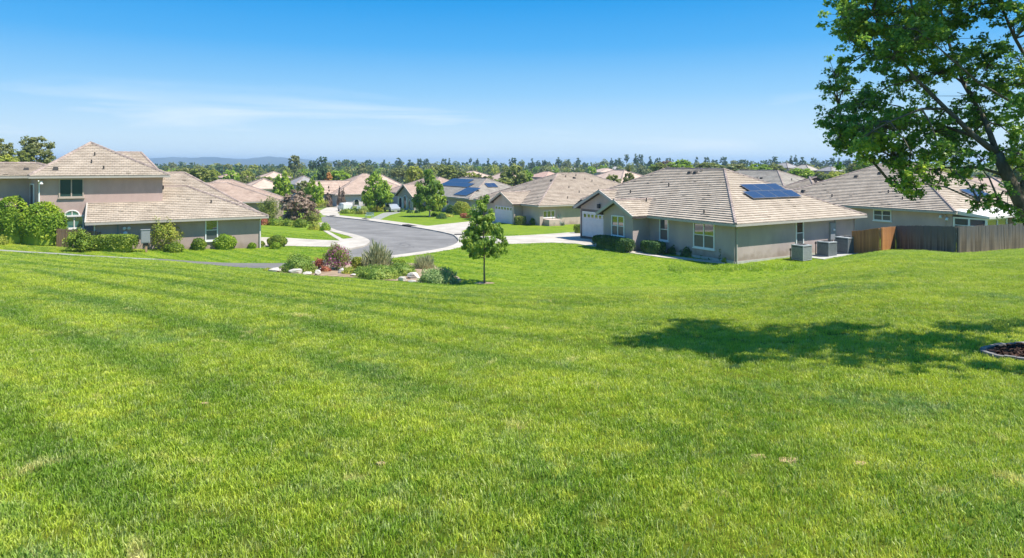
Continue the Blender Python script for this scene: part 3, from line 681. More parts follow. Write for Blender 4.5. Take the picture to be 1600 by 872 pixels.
    def solar(s, face_n, o, g, ze, a0, b0, cols, rows, pw=1.0, ph=1.65, skip=(), gap=.03):
        """panels on the slope whose eave passes through o with inward plan normal face_n; a along the eave, b up the slope"""
        n = face_n; t = (-n[1], n[0]); cs = 1 / math.sqrt(1 + g * g)
        mb = MB(); mb.box(0, 0, 0, pw, ph, .04); me = mb.mesh('solar_panel', M['alu']); mb2 = MB(); mb2.box(.03, .03, .0405, pw - .03, ph - .03, .045); me2 = mb2.mesh('solar_cells', M['solar'])
        ez = Vector((-g * n[0], -g * n[1], 1)).normalized(); ex = Vector((t[0], t[1], 0)); ey = Vector((n[0] * cs, n[1] * cs, g * cs))
        if ex.cross(ey).dot(ez) < 0: ex = -ex; flip = True
        else: flip = False
        for i in range(cols):
            for j in range(rows):
                if (i, j) in skip: continue
                a = a0 + i * (pw + gap) + (pw if flip else 0); b = (b0 + j * (ph + gap)) * cs
                p = Vector((o[0] + a * t[0] + b * n[0], o[1] + a * t[1] + b * n[1], ze + g * b)) + ez * .16
                ob = bpy.data.objects.new('solar_panel', me); C.objects.link(ob); ob.parent = s.root
                mw = Matrix((ex, ey, ez)).transposed().to_4x4(); mw.translation = p; ob.matrix_local = mw
                c = bpy.data.objects.new('solar_cells', me2); C.objects.link(c); c.parent = ob
    def downspout(s, face, k, a, z0, z1, m='fascia'):
        mb = MB(); s.fbox(mb, face, k, a, a + .08, z0, z1 - .25, .02, .10)
        p = [s.P(face, k, a + .04, .06, z1 - .25), s.P(face, k, a + .04, .5, z1 - .05)]; mb.tube(p, [.045, .045], 6)
        mb.build('downspout', M[m], s.root)
# ------------------------------------------------------------------ house A: right, solar panels and air conditioners
hA = House('house', 'grey stucco single-storey house with solar panels and three air conditioners outside its sunny end wall', pos=(16.1, 48.6), phi=31.3, zb=-7.15)
hA.wm = M['stucco_grey']; ZE = 2.78
hA.block(0, 14.8, 0, 20.4, ZE, .475, 'y', None, 6.4, .62, walls=False)
hA.slopes[0] = ([(-.62, -.62), (-.62, 12.9), (3.1, 16.85), (1.0, 19.08), (1.0, 19.73), (7.4, 14.62), (7.4, 7.4)],) + hA.slopes[0][1:]
hA.slopes = [(clip_hp(q[0], 0, 1.0, False),) + q[1:] if abs(q[3] - 8.02 * .475 / 6.4) < 1e-3 else q for q in hA.slopes]
hA.lines = [((1.0, 19.73, ZE + .475 * 1.62), l[1]) if l[0][0] < 0 and l[0][1] > 20 else l for l in hA.lines]
mb = MB(); mb.prism([(0, 0), (14.8, 0), (14.8, 20.4), (1.5, 20.4), (1.5, 12.9), (0, 12.9)], -.6, 2.65); mb.build('wall', hA.wm, hA.root)
hA.nofascia = {0: (1.6, 12.9)}
hA.block(-1.8, 4.5, 8.9, 12.7, ZE - .004, .52, 'x', 0, 0, .45)
hA.block(1.5, 9.5, 13.4, 20.3, ZE - .008, .45, 'x', 0, 0, .50)
hA.rake = 'fascia'
hA.finish_roof(M['tile_tan'])
hA.window('-x', 0, 1084, 1117, 347, 388, 2, 2)
hA.window('-x', 0, 1031, 1045, 341, 376, 1, 2)
hA.window('-x', -1.8, 956, 976, 337, 369, 2, 2)
hA.window('-y', 0, 1243, 1255, 345, 383, 1, 2)
hA.downspout('-y', 0, .12, -.1, 2.7)
a, _ = hA.solve('-y', 0, 1326); hA.downspout('-y', 0, 14.6, -.1, 2.7)
# garage door of four sections with lites
a0, a1 = 15.15, 19.85
hA.fpart('door_frame', '-x', 1.5, a0 - .14, a0, -.05, 2.42, 0, .06, 'trim'); hA.fpart('door_frame', '-x', 1.5, a1, a1 + .14, -.05, 2.42, 0, .06, 'trim')
hA.fpart('door_frame', '-x', 1.5, a0 - .14, a1 + .14, 2.28, 2.42, 0, .065, 'trim')
def garage_door(h, face, k, a0, a1, z1, m='door_white', lites=8):
    base = h.fpart('garage_door', face, k, a0, a1, -.02, z1, 0, .02, m)
    hh = (z1 + .02) / 4
    for j in range(4):
        mb = MB(); z0 = -.02 + j * hh
        h.fbox(mb, face, k, a0 + .01, a1 - .01, z0 + .012, z0 + hh - .012, .02, .045)
        nn = 6
        for i in range(nn):
            c0 = a0 + (a1 - a0) * (i + .1) / nn; c1 = a0 + (a1 - a0) * (i + .9) / nn
            if j < 3: h.fbox(mb, face, k, c0, c1, z0 + .1, z0 + hh - .1, .045, .058)
        mb.build('door_panel', M[m], base)
    for i in range(lites):
        c0 = a0 + (a1 - a0) * (i + .18) / lites; c1 = a0 + (a1 - a0) * (i + .82) / lites
        mb = MB(); h.fbox(mb, face, k, c0, c1, z1 - hh + .13, z1 - .12, .045, .052); mb.build('pane', M['pane'], base)
garage_door(hA, '-x', 1.5, a0, a1, 2.28)
# coach lamp and gable vent on the garage gable
lm = MB(); p = hA.P('-x', 1.5, 17.3, .16, 3.05); lm.box(p[0] - .12, p[1] - .12, p[2] - .2, p[0] + .12, p[1] + .12, p[2] + .2); lm.box(p[0] + .1, p[1] - .05, p[2] + .05, p[0] + .2, p[1] + .05, p[2] + .15); lm.build('coach_lamp', M['iron'], hA.root)
# flood lamp pair, vents, electricity meter
for q in ((1078, 271, 'box'), (1087, 271, 'box'), (985, 302, 'pipe'), (1010, 315, 'pipe'), (1100, 334, 'pipe'), (1045, 292, 'pipe')): hA.vent_px(*q)
# slopes: 0 = towards -x ... long slopes first, then hips
gA = .475; SOL_A = (4.0, 3.4, ((3, 1),))
hA.solar((0, 1), (15.42, -.62), gA, ZE, 4.45, 3.32, 4, 1, 1.5, 1.17); hA.solar((0, 1), (15.42, -.62), gA, ZE, 5.0, 4.53, 3, 1, 1.5, 1.17)
aA, YA = hA.solve('-y', 0, 1299)
mtr = hA.fpart('meter_cabinet', '-y', 0, aA - .32, aA + .28, .95, 2.3, 0, .16, 'box_grey')
mb = MB(); pt = hA.P('-y', 0, aA + .1, .16, 1.75); mb.tube([pt, (pt[0], pt[1] - .08, pt[2])], [.09, .08], 12); mb.build('meter_dial', M['white'], mtr)
hA.fpart('conduit', '-y', 0, aA - .12, aA - .06, -.1, .95, 0, .06, 'box_grey'); hA.fpart('conduit', '-y', 0, aA + .42, aA + .50, .2, 2.6, 0, .08, 'alu')
aF, _ = hA.solve('-y', 0, 1241)
hA.fpart('foundation', '-y', 0, .02, 14.78, -.5, .02, 0, .05, 'pad'); hA.fpart('foundation', '-x', 0, .02, 8.8, -.5, .06, 0, .05, 'pad')
# air conditioners on their slab
def px_pt(px, py, zoff=0): x, y = gp(px, py); return x, y
slab = sheet('equipment_pad', [hA.world(*q) for q in ((7.3, -.25), (14.9, -.25), (14.9, -2.15), (7.0, -2.35))], .05, M['pad'], .25)
def ac_unit(label, wx, wy, hgt, loc, mside='ac'):
    r = bpy.data.objects.new('air_conditioner', None); C.objects.link(r); r.location = loc; r.rotation_euler = (0, 0, hA.phi)
    setp(r, label, 'air conditioner', 'air conditioners beside the grey house')
    x, y = wx / 2, wy / 2
    b = MB(); b.box(-x + .03, -y + .03, .05, x - .03, y - .03, hgt - .06); b.build('coil', M['dark'], r)
    b = MB(); b.box(-x, -y, 0, x, y, .07); b.build('base_tray', M['ac_light'], r)
    for sx in (-1, 1):
        for sy in (-1, 1): b = MB(); b.box(sx * x - .05 if sx > 0 else sx * x, sy * y - .05 if sy > 0 else sy * y, .07, sx * x if sx > 0 else sx * x + .05, sy * y if sy > 0 else sy * y + .05, hgt - .08); b.build('corner_post', M[mside], r)
    b = MB(); n = int((hgt - .2) / .042)
    for i in range(n):
        z = .1 + i * .042
        b.box(-x + .05, -y + .005, z, x - .05, -y + .025, z + .026); b.box(-x + .05, y - .025, z, x - .05, y - .005, z + .026)
        b.box(-x + .005, -y + .05, z, -x + .025, y - .05, z + .026); b.box(x - .025, -y + .05, z, x - .005, y - .05, z + .026)
    o = b.build('louvre', M[mside], r); o['kind'] = 'stuff'
    b = MB(); b.box(-x - .01, -y - .01, hgt - .08, x + .01, y + .01, hgt); top = b.build('top_panel', M['ac_light'], r)
    b = MB(); rr = min(x, y) * .8
    for k in range(4):
        r_ = rr * (k + 1) / 4; b.tube([(r_ * math.cos(t), r_ * math.sin(t), hgt + .03) for t in np.linspace(0, 2 * math.pi, 17)], [.008] * 17, 4, False)
    for k in range(6):
        t = k * math.pi / 3; b.tube([(0, 0, hgt + .035), (rr * math.cos(t), rr * math.sin(t), hgt + .01)], [.009, .009], 4)
    b.build('fan_guard', M['iron'], top)
    return r
def acz(x, y): return G(x, y) + .055
for lab, px, (wx, wy, hh), dy, ms in (('leftmost air conditioner, nearest the small window, pale sides', 1252.5, (1.05, 1.0, 1.12), -1.45, 'ac_light'),
                                  ('middle air conditioner of the three, darker louvred box', 1292, (1.05, 1.0, 1.12), -1.35, 'ac'),
                                  ('rightmost and widest air conditioner, nearest the cedar fence', 1324, (1.55, 1.1, 1.28), -1.3, 'ac')):
    aa, _ = hA.solve('-y', dy, px); wxp = hA.world(aa, dy); ac_unit(lab, wx, wy, hh, (wxp[0], wxp[1], acz(*wxp)), ms)
for lab, px, hh in (('short dark pipe riser left of the leftmost air conditioner', 1235, .75), ('short dark pipe riser between the left and middle air conditioners', 1274.5, 1.05)):
    aa, _ = hA.solve('-y', -.45, px); q = hA.world(aa, -.45); b = MB(); z = G(*q)
    b.tube([(0, 0, -.1), (0, 0, hh)], [.035, .035], 8); b.tube([(0, 0, hh - .14), (.0, .0, hh + .03)], [.075, .06], 8); b.tube([(0, 0, .12), (.45, -.2, .1)], [.04, .04], 6)
    o = b.build('pipe_riser', M['iron']); o.location = (q[0], q[1], z); setp(o, lab, 'pipe')
# ------------------------------------------------------------------ house L: left, two storeys
hL = House('house', 'two-storey tan stucco house at left with long low tiled wing', pos=(-21.4, 57.3), phi=30, zb=-7.2)
hL.wm = M['stucco_low']; z1 = 2.68; z2 = 6.2
hL.rake = 'fascia'
hL.block(-12.15, 0, 0, 10.6, z1, .42, 'x', 0, None, .5)
hL.block(-18, 0, 5, 21, z1 - .004, .42, 'x', None, 5.5, .5)
# upper storey
hL.block(-15.9, -7.34, 2.6, 13.5, z2, .46, 'x', 3.8, 5.76, .5, walls=False)
mb = MB(); mb.prism([(-15.9, 2.6), (-7.34, 2.6), (-7.34, 13.5), (-17, 13.5), (-17, 6)], -.6, 6.1); mb.build('wall', M['stucco_tan'], hL.root)
hL.block(-32, -14, 4.6, 10.6, z2 - .004, .27, 'x', 3, 3, .6, wm=M['stucco_tan'], w=6.1)
hL.block(-15, -7.6, 10, 17, z2 - .008, .50, 'x', None, 1.6, .5, wm=M['stucco_tan'], w=6.1)
hL.finish_roof(M['tile_tan'], seed=4)
hL.window('-y', 2.6, 92, 131, 279, 308.5, 2, 1, fm='trim_tan', pm='pane_dark')
hL.window('-y', 0, 320.5, 340.5, 343, 376, 1, 2)
o = hL.window('-y', 2.6, 101, 131, 338, 357, 2, 1, fm='trim', pm='pane_teal')
# arched head over the ground-floor window
ac0, Y0 = hL.solve('-y', 2.6, 101); ac1, _ = hL.solve('-y', 2.6, 124); cx = (ac0 + ac1) / 2; rr = (ac1 - ac0) / 2; zc = hL.zat(337, Y0)
mb = MB(); arc = [(cx + rr * math.cos(t), zc + rr * .8 * math.sin(t)) for t in np.linspace(0, math.pi, 13)]
vs = [hL.P('-y', 2.6, x, .03, z) for x, z in arc] + [hL.P('-y', 2.6, x, 0, z) for x, z in arc]; k = len(arc)
mb.add(vs, [tuple(range(k))[::-1]] + [(i, i + 1, k + i + 1, k + i) for i in range(k - 1)]); aw = mb.build('arched_window', M['pane_teal'], hL.root)
mb = MB(); mb.tube([hL.P('-y', 2.6, x, .04, z) for x, z in arc], [.05] * k, 5); mb.tube([hL.P('-y', 2.6, cx, .04, zc), hL.P('-y', 2.6, cx, .04, zc + rr * .8)], [.03, .03], 4); mb.build('window_frame', M['trim'], aw)
mb = MB(); hL.fbox(mb, '-y', 2.6, ac0 - .15, hL.solve('-y', 2.6, 132)[0], zc - .10, zc + .02, 0, .18); mb.build('window_ledge', M['trim'], hL.root)
# narrow window and downpipe on the short return wall of the left wing
def slant(t0, t1, z0, z1_, o0, o1, m, name, par):
    A = Vector((-15.9, 2.6, 0)); D = Vector((-1.1, 3.4, 0)); n_ = Vector((-3.4, -1.1, 0)).normalized(); mb = MB()
    mb.hexa([A + D * t + n_ * o + Vector((0, 0, z)) for z in (z0, z1_) for (t, o) in ((t0, o0), (t0, o1), (t1, o1), (t1, o0))]); return mb.build(name, M[m], par)
wn = slant(.22, .52, 3.9, 5.6, 0, .06, 'white', 'window', hL.root); slant(.26, .48, 3.98, 5.52, .0601, .066, 'pane', 'pane', wn)
hL.downspout('-y', 2.6, -15.8, -.2, 5.9, 'white')
hL.downspout('-y', 0, -12.1, -.2, 2.6, 'trim'); hL.downspout('-y', 0, -.12, -.2, 2.6, 'trim')
lm = MB(); p = hL.P('-y', 2.6, -15.6, .35, 5.72); lm.tube([(p[0], p[1], p[2] - .12), (p[0], p[1], p[2] + .1)], [.13, .07], 8); lm.build('security_lamp', M['white'], hL.root)
for q in ((87, 265, 'box'), (143, 255, 'pipe'), (162, 265, 'pipe'), (148, 244, 'pipe'), (330, 318, 'pipe'), (255, 296, 'pipe'), (41, 266, 'box')): hL.vent_px(*q)
# white fittings on the grey low wall
for (px, py, r_) in ((194.5, 357, .14), (201.5, 356.5, .13), (196, 364.5, .16)):
    a_, z_ = hL.face('-y', 0, px, py); mb = MB(); q = hL.P('-y', 0, a_, 0, z_); mb.tube([q, (q[0], q[1] - .12, q[2]), (q[0], q[1] - .22, q[2] - .03)], [r_ * .7, r_, r_ * .4], 10); mb.build('wall_lamp', M['white'], hL.root)
a_, z_ = hL.face('-y', 0, 183, 360); hL.fpart('conduit', '-y', 0, a_, a_ + .10, -.3, z_ + .5, 0, .09, 'ac')
hL.fpart('wall_panel', '-y', 0, a_ + 1.9, a_ + 2.9, 1.0, 2.2, 0, .03, 'stucco_low')
# ------------------------------------------------------------------ house B: behind the board fence, with a patio room
hB = House('house', 'tan stucco house behind the weathered board fence, with white-roofed patio room', pos=(38, 58), phi=30, zb=-6.95)
hB.wm = M['stucco_pink']
hB.block(0, 17, 0, 19.4, 2.75, .47, 'y', None, None, .5)
hB.block(6, 16, 17, 26, 2.74, .45, 'y', None, None, .5)
hB.finish_roof(M['tile_tan'], seed=7)
hB.window('-x', 0, 1365, 1393, 328, 345, 2, 2)
hB.solar((0, 1), (17.5, -.5), .47, 2.75, 7.6, 1.9, 2, 2, 1.62, .85)
for q in ((1338, 277, 'box'), (1388, 302, 'pipe'), (1375, 272, 'box'), (1300, 308, 'pipe'), (1255, 300, 'box'), (1410, 312, 'pipe')): hB.vent_px(*q)
hB.downspout('-x', 0, .5, -.2, 2.7, 'stucco_pink'); 
for px in (1472, 1482):
    a_, z_ = hB.face('-x', 0, px, 337 if px < 1475 else 341); mb = MB(); q = hB.P('-x', 0, a_, 0, z_); mb.tube([q, (q[0] - .25, q[1], q[2]), (q[0] - .3, q[1], q[2] - .18)], [.05, .09, .13], 8); mb.build('wall_lamp', M['white'], hB.root)
# patio room: white roof, posts, glazing on its left side and front
mb = MB(); mb.hexa([(-.15, -2.95, 2.34), (12.0, -2.95, 2.34), (12.0, -.2, 2.55), (-.15, -.2, 2.55), (-.15, -2.95, 2.52), (12.0, -2.95, 2.52), (12.0, -.2, 2.92), (-.15, -.2, 2.92)]); mb.build('patio_roof', M['sun_white'], hB.root)
PY = [-.05, -1.25, -2.55]; PXs = [.06, 1.7, 3.3, 4.9, 6.6, 8.4, 10.2, 11.7]
for y_ in PY: mb = MB(); mb.box(.0, y_ - .14, -.2, .14, y_, 2.33); mb.build('post', M['white'], hB.root)
for x in PXs[1:]: mb = MB(); mb.box(x, -2.69, -.2, x + .13, -2.56, 2.33); mb.build('post', M['white'], hB.root)
for i in range(2):
    y0_, y1_ = PY[i + 1], PY[i] - .14; mb = MB(); mb.box(.05, y0_, .95, .08, y1_, 2.2); pn = mb.build('patio_window', M['pane'], hB.root)
    for z0_, z1_ in ((.85, .95), (1.62, 1.67), (2.2, 2.33)): mb = MB(); mb.box(.02, y0_, z0_, .12, y1_, z1_); mb.build('rail', M['white'], pn)
    mb = MB(); mb.box(.03, y0_, -.2, .10, y1_, .85); mb.build('dado_wall', M['stucco_pink'], hB.root)
for i in range(len(PXs) - 1):
    x0_, x1_ = PXs[i] + .13, PXs[i + 1]
    if i in (2, 4): continue
    mb = MB(); mb.box(x0_, -2.64, .95, x1_, -2.61, 2.2); pn = mb.build('patio_window', M['pane'], hB.root)
    for z0_, z1_ in ((.85, .95), (1.62, 1.67), (2.2, 2.33)): mb = MB(); mb.box(x0_, -2.67, z0_, x1_, -2.58, z1_); mb.build('rail', M['white'], pn)
    mb = MB(); mb.box(x0_, -2.66, -.2, x1_, -2.59, .85); mb.build('dado_wall', M['stucco_pink'], hB.root)
# ------------------------------------------------------------------ house C: centre right beyond the driveway
hC = House('house', 'beige house with tall pale hipped roof across the curving driveway', pos=(3.6, 88), phi=30, zb=-8.3)
hC.wm = M['stucco_beige']
hC.block(0, 22.5, 0, 17.4, 2.75, .43, 'x', None, None, .6)
hC.block(-1.4, 6, 4.25, 10.0, 2.746, .45, 'x', 0, 0, .5)
hC.rake = 'trim_tan'
hC.finish_roof(M['tile_brown'], tw=.4, tr=.42, seed=9)
garage_door(hC, '-x', -1.4, 4.6, 9.5, 2.3, lites=6)
o = hC.window('-y', 0, 848, 867, 329, 340, 3, 1, fm='trim')
for q in ((884, 277, 'pipe'), (897, 279, 'box'), (889, 294, 'pipe'), (905, 301.5, 'pipe'), (887, 310.5, 'pipe'), (862, 283, 'box'), (914, 281, 'pipe'), (925, 284, 'pipe'), (900, 275, 'pipe')): hC.vent_px(*q)
hC.fpart('stucco_column', '-y', 0, -.02, .5, -.3, 2.6, 0, .12, 'stucco_beige')
hC.fpart('patio_wall', '-y', 0, .55, 2.5, -.3, .95, 0, 1.5, 'stucco_beige')
# ------------------------------------------------------------------ house D: solar roof
hD = House('house', 'house with large blue solar array on its grey hipped roof, hedges before it', pos=(-7.3, 118), phi=30, zb=-9.0)
hD.wm = M['stucco_blue']
hD.block(0, 14, 0, 25, 2.75, .43, 'y', None, None, .6)
hD.finish_roof(M['tile_grey'], tw=.45, tr=.45, seed=11)
hD.solar((1, 0), (-.6, 25.6), .43, 2.75, -23.8, .8, 5, 2, 1.05, 1.6)
hD.solar((1, 0), (-.6, 25.6), .43, 2.75, -18.2, 4.05, 12, 2, 1.05, 1.7, skip=((0, 1), (1, 1), (2, 1)))
hD.solar((0, 1), (14.6, -.6), .43, 2.75, 7.2, 4.3, 2, 1, 1.05, 1.7)
hD.fpart('brick_band', '-x', 0, 2.5, 8.5, 1.9, 2.5, 0, .06, 'stone')
hD.window('-x', 0, 0, 0, 0, 0, 2, 1, local=(9, 10.8, .9, 2.1)); hD.window('-y', 0, 0, 0, 0, 0, 2, 1, local=(2, 4, .9, 2.1))
# ------------------------------------------------------------------ house G: stone gabled entrance
hG = House('house', 'house with stone gabled entrance and arched window between two street trees', pos=(-15.8, 134), phi=30, zb=-9.4)
hG.wm = M['stucco_blue']
hG.block(0, 15, 6, 27, 2.75, .43, 'y', None, None, .6)
hG.block(-4, 7, 0, 9.0, 2.746, .46, 'x', 0, 0, .5, wm=M['stone'])
hG.rake = 'trim_tan'
hG.finish_roof(M['tile_pink'], tw=.5, tr=.45, seed=12)
def arch(h, face, k, ac, wd, zs, m, name, z0=-.1, off=.05, frame='trim'):
    arc = [(ac - wd / 2, z0), (ac + wd / 2, z0)] + [(ac + wd / 2 * math.cos(t), zs + wd / 2 * math.sin(t)) for t in np.linspace(0, math.pi, 11)]
    k_ = len(arc); mb = MB(); mb.add([h.P(face, k, x, off, z) for x, z in arc] + [h.P(face, k, x, 0, z) for x, z in arc], [tuple(range(k_)), tuple(range(k_))[::-1]] + [(i, (i + 1) % k_, k_ + (i + 1) % k_, k_ + i) for i in range(k_)])
    o = mb.build(name, M[m], h.root); mb = MB(); mb.tube([h.P(face, k, x, off + .03, z) for x, z in arc[1:] + arc[:1]], [.09] * k_, 5); mb.build('arch_trim', M[frame], o); return o
arch(hG, '-x', -4, 4.6, 1.5, 2.1, 'pane', 'arched_window', .3); arch(hG, '-x', -4, 7.2, 1.7, 1.6, 'dark', 'doorway')
arch(hG, '-x', -4, 2.2, 1.2, 1.5, 'pane', 'arched_window', .5)
for a_ in (.6, 3.4, 5.9, 8.3): hG.fpart('pilaster', '-x', -4, a_, a_ + .3, -.2, 2.5, 0, .12, 'trim')
# ------------------------------------------------------------------ house E: arch wall and stone gables
hE = House('house', 'house at the end of the street with arched gateway and small stone gables', pos=(-37.1, 150), phi=30, zb=-9.9)
hE.wm = M['stucco_white']
hE.block(-2, 16, 0, 17, 2.95, .48, 'x', None, None, .6)
hE.block(-6, 4, 4.2, 9.6, 2.94, .95, 'x', 0, 0, .3, wm=M['stone'])
hE.block(-6, 4, 11.6, 16.0, 2.93, .95, 'x', 0, 0, .3, wm=M['stone'])
hE.rake = 'trim_tan'
hE.finish_roof(M['tile_pink'], tw=.5, tr=.5, seed=13)
arch(hE, '-y', 0, 5.6, 3.0, 1.0, 'dark', 'gateway'); arch(hE, '-y', 0, 2.4, 1.2, 1.2, 'pane', 'arched_window', .6)
hE.window('-x', -6, 0, 0, 0, 0, 2, 1, local=(6.2, 7.6, .9, 2.2)); hE.window('-x', -6, 0, 0, 0, 0, 2, 1, local=(13, 14.4, .9, 2.2))
# ------------------------------------------------------------------ house F: behind the wing of the two-storey house
hF = House('house', 'single-storey house with pinkish roof and tan corner column behind the long wing', pos=(-36.2, 104), phi=30, zb=-8.6)
hF.wm = M['stucco_low']
hF.block(-22, 0, 0, 13, 2.75, .38, 'x', None, None, .6)
hF.block(-14, 2, 6, 20, 2.74, .40, 'x', None, None, .6)
hF.finish_roof(M['tile_pink'], tw=.45, tr=.45, seed=14)
hF.fpart('corner_column', '-y', 0, -.7, 0, -.3, 2.6, 0, .9, 'stucco_beige')
# ------------------------------------------------------------------ more distant houses: name, label, corner pixel column, depth, phi, blocks, tile, wall
def far_house(label, px0, px1, ye, yr, Y, tm, wm, phi=30, wallh=2.7, ext=None, group=None, depth=None):
    W = (px1 - px0) / F * Y; k = math.radians(phi); ze = (HY - ye) * Y / F; zr = (HY - yr) * Y / F
    a = W * .62; b = W * .80 if depth is None else depth
    # footprint a along local x, b along local y; choose so that its spread in the picture is W
    sc_ = W / (a * math.cos(k) + b * math.sin(k)); a *= sc_; b *= sc_
    half = min(a, b) / 2 + .6; pitch = max(.25, min(.6, (zr - ze) / half))
    X = (px0 - 800) / F * Y + b * math.sin(k); zb = ze - 2.75
    h = House('house', label, pos=(X, Y), phi=phi, zb=zb, group=group); h.wm = M[wm]
    ax = 'x' if a >= b else 'y'
    h.block(0, a, 0, b, 2.75, pitch, ax, None, None, .6, base=-6)
    if ext: h.block(-2.5, a * .6, b * .25, b * .25 + 6, 2.74, pitch, 'x', 0, 0, .5, base=-6)
    h.finish_roof(M[tm], tiles=False, caps=True)
    for i in range(2):
        c0 = a * (.18 + .42 * i); h.window('-y', 0, 0, 0, 0, 0, 2, 1, local=(c0, c0 + 1.6, .9, 2.1), sill=False)
        c0 = b * (.18 + .42 * i); h.window('-x', 0, 0, 0, 0, 0, 2, 1, local=(c0, c0 + 1.6, .9, 2.1), sill=False)
    return h
FH = [('pink-roofed house right behind the long-winged house, pale wall under its eave', 352, 436, 295, 280, 135, 'tile_pink', 'stucco_white', 30, 0),
      ('reddish low roof among the trees left of the leafy street trees', 322, 382, 277, 269, 230, 'tile_red', 'stucco_tan', 25, 0),
      ('pale pink roof just left of the first leafy street tree', 386, 446, 278, 268.5, 215, 'tile_pink', 'stucco_beige', 30, 0),
      ('slate-grey roof seen between the two leafy street trees', 438, 492, 288, 271, 175, 'tile_slate', 'stucco_white', 35, 0),
      ('wide pinkish roof behind the arched gateway house', 545, 625, 291, 273, 190, 'tile_pink', 'stucco_tan', 20, 0),
      ('distant flat pink roof above the left end of the solar array', 704, 768, 277, 267.5, 240, 'tile_pink', 'stucco_beige', 28, 0),
      ('pink hipped roof between the solar array and the round olive tree', 752, 838, 284, 267.5, 185, 'tile_pink', 'stucco_beige', 32, 0),
      ('distant pink roof just right of the round olive tree', 826, 886, 277, 268.5, 255, 'tile_red', 'stucco_tan', 30, 0),
      ('small pale roof on the skyline behind the tall hipped roof, left one', 846, 880, 268, 262.5, 430, 'tile_slate', 'stucco_white', 20, 0),
      ('small pale roof on the skyline behind the tall hipped roof, right one', 884, 910, 267, 262, 440, 'tile_slate', 'stucco_white', 20, 0),
      ('pink roof behind the garage gable of the grey house', 912, 1046, 288, 266.5, 132, 'tile_pink', 'stucco_tan', 30, 0),
      ('far tan roof behind the conical tree and pink roof', 925, 975, 269, 263, 330, 'tile_pink', 'stucco_beige', 15, 0),
      ('grey hillside house below the tall pines at right', 1216, 1252, 262, 254.5, 250, 'tile_slate', 'stucco_beige', 28, 0),
      ('grey hillside house right of the tall pines, lower slope', 1246, 1284, 266, 257.5, 235, 'tile_grey', 'stucco_beige', 34, 0),
      ('small hillside house with slate roof and pink wall near the leaning tree', 1290, 1318, 267, 260.5, 230, 'tile_slate', 'stucco_pink', 20, 0),
      ('pink-roofed house glimpsed through the leaves behind the patio room', 1520, 1660, 298, 279, 92, 'tile_pink', 'stucco_tan', 30, 0),
      ('far roof on the skyline between pines, behind the ridge of the grey house', 1040, 1075, 262, 257, 420, 'tile_grey', 'stucco_beige', 20, 0),
      ('pale wall and roof among the skyline pines left of the conical tree', 950, 972, 265, 259.5, 450, 'tile_slate', 'stucco_white', 10, 0)]
for q in FH: far_house(q[0], q[1], q[2], q[3], q[4], q[5], q[6], q[7], q[8], ext=q[9])
hH = House('house', 'brown-grey hipped roof right behind the solar panels of the grey house', pos=(36.9, 90), phi=30, zb=-7.4); hH.wm = M['stucco_grey']
hH.block(0, 15, 0, 22, 2.75, .43, 'y', None, None, .6); hH.finish_roof(M['tile_grey'], tw=.45, tr=.45, seed=21)
for q in ((1237, 282, 'pipe'), (1251, 292, 'box'), (1190, 279, 'box'), (1183, 280, 'pipe')): hH.vent_px(*q)
# ------------------------------------------------------------------ board fences: every board is a piece
def board_fence(label, pts, hgt, m, group=None, bw=.145, th=.02, seed=1, rails=True, px=True):
    rng = random.Random(seed)
    P = [((q[0] - 800) / F * q[1], q[1]) for q in pts] if px else pts
    r = bpy.data.objects.new('board_fence', None); C.objects.link(r); r.location = (P[0][0], P[0][1], G(*P[0])); setp(r, label, 'fence', group)
    base = Vector(r.location)
    mes = []
    for i in range(6):
        mb = MB(); t = rng.uniform(-.03, .03); mb.prism([(-bw / 2 + .004, 0), (bw / 2 - .004, 0), (bw / 2 - .004, th), (-bw / 2 + .004, th)], 0, 1)
        mes.append(mb.mesh('board', M[m]))
    for i in range(len(P) - 1):
        a, b = Vector(P[i]), Vector(P[i + 1]); L = (b - a).length; d = (b - a) / L; n = int(L / bw); ang = math.atan2(d.y, d.x)
        for k in range(n):
            c = a + d * (bw * (k + .5)); z = G(c.x, c.y)
            o = bpy.data.objects.new('board', rng.choice(mes)); C.objects.link(o); o.parent = r
            o.location = (c.x - base.x, c.y - base.y, z - base.z - .04); o.rotation_euler = (rng.uniform(-.008, .008), 0, ang + rng.uniform(-.03, .03)); o.scale = (1, 1, hgt + rng.uniform(-.02, .02) + .04)
        if rails:
            nr = Vector((-d.y, d.x))
            for hz in (.3, hgt - .3):
                mb = MB(); prev = None; steps = max(2, int(L / 2.4) + 1)
                for s_ in range(steps):
                    p = a + d * (L * s_ / (steps - 1)) + nr * .05; q = Vector((p.x - base.x, p.y - base.y, G(p.x, p.y) - base.z + hz))
                    if prev is not None: mb.bar(prev, q, .04, .09)
                    prev = q
                mb.build('rail', M[m], r)
            for s_ in range(steps):
                p = a + d * (L * s_ / (steps - 1)) + nr * .12; mb = MB(); z = G(p.x, p.y) - base.z; mb.box(p.x - base.x - .05, p.y - base.y - .05, z - .2, p.x - base.x + .05, p.y - base.y + .05, z + hgt - .05); mb.build('post', M[m], r)
    return r
P1, P2, P3, P4 = (1376, 51.0), (1400, 53.3), (1495, 46.5), (1602, 49.4)
board_fence('new orange cedar board fence joining the grey house to the grey fence', [(1331, 53.2), P1, P2], 1.80, 'cedar', seed=2)
board_fence('weathered grey board fence bending in front of the patio room', [P2, P3, P4, (1760, 54)], 1.86, 'grey_wood', seed=3)
board_fence('short brown board fence half hidden by shrubs beside the two-storey house', [(88, 50.9), (112, 51.0), (155, 51.2)], 1.35, 'brown_wood', seed=4)
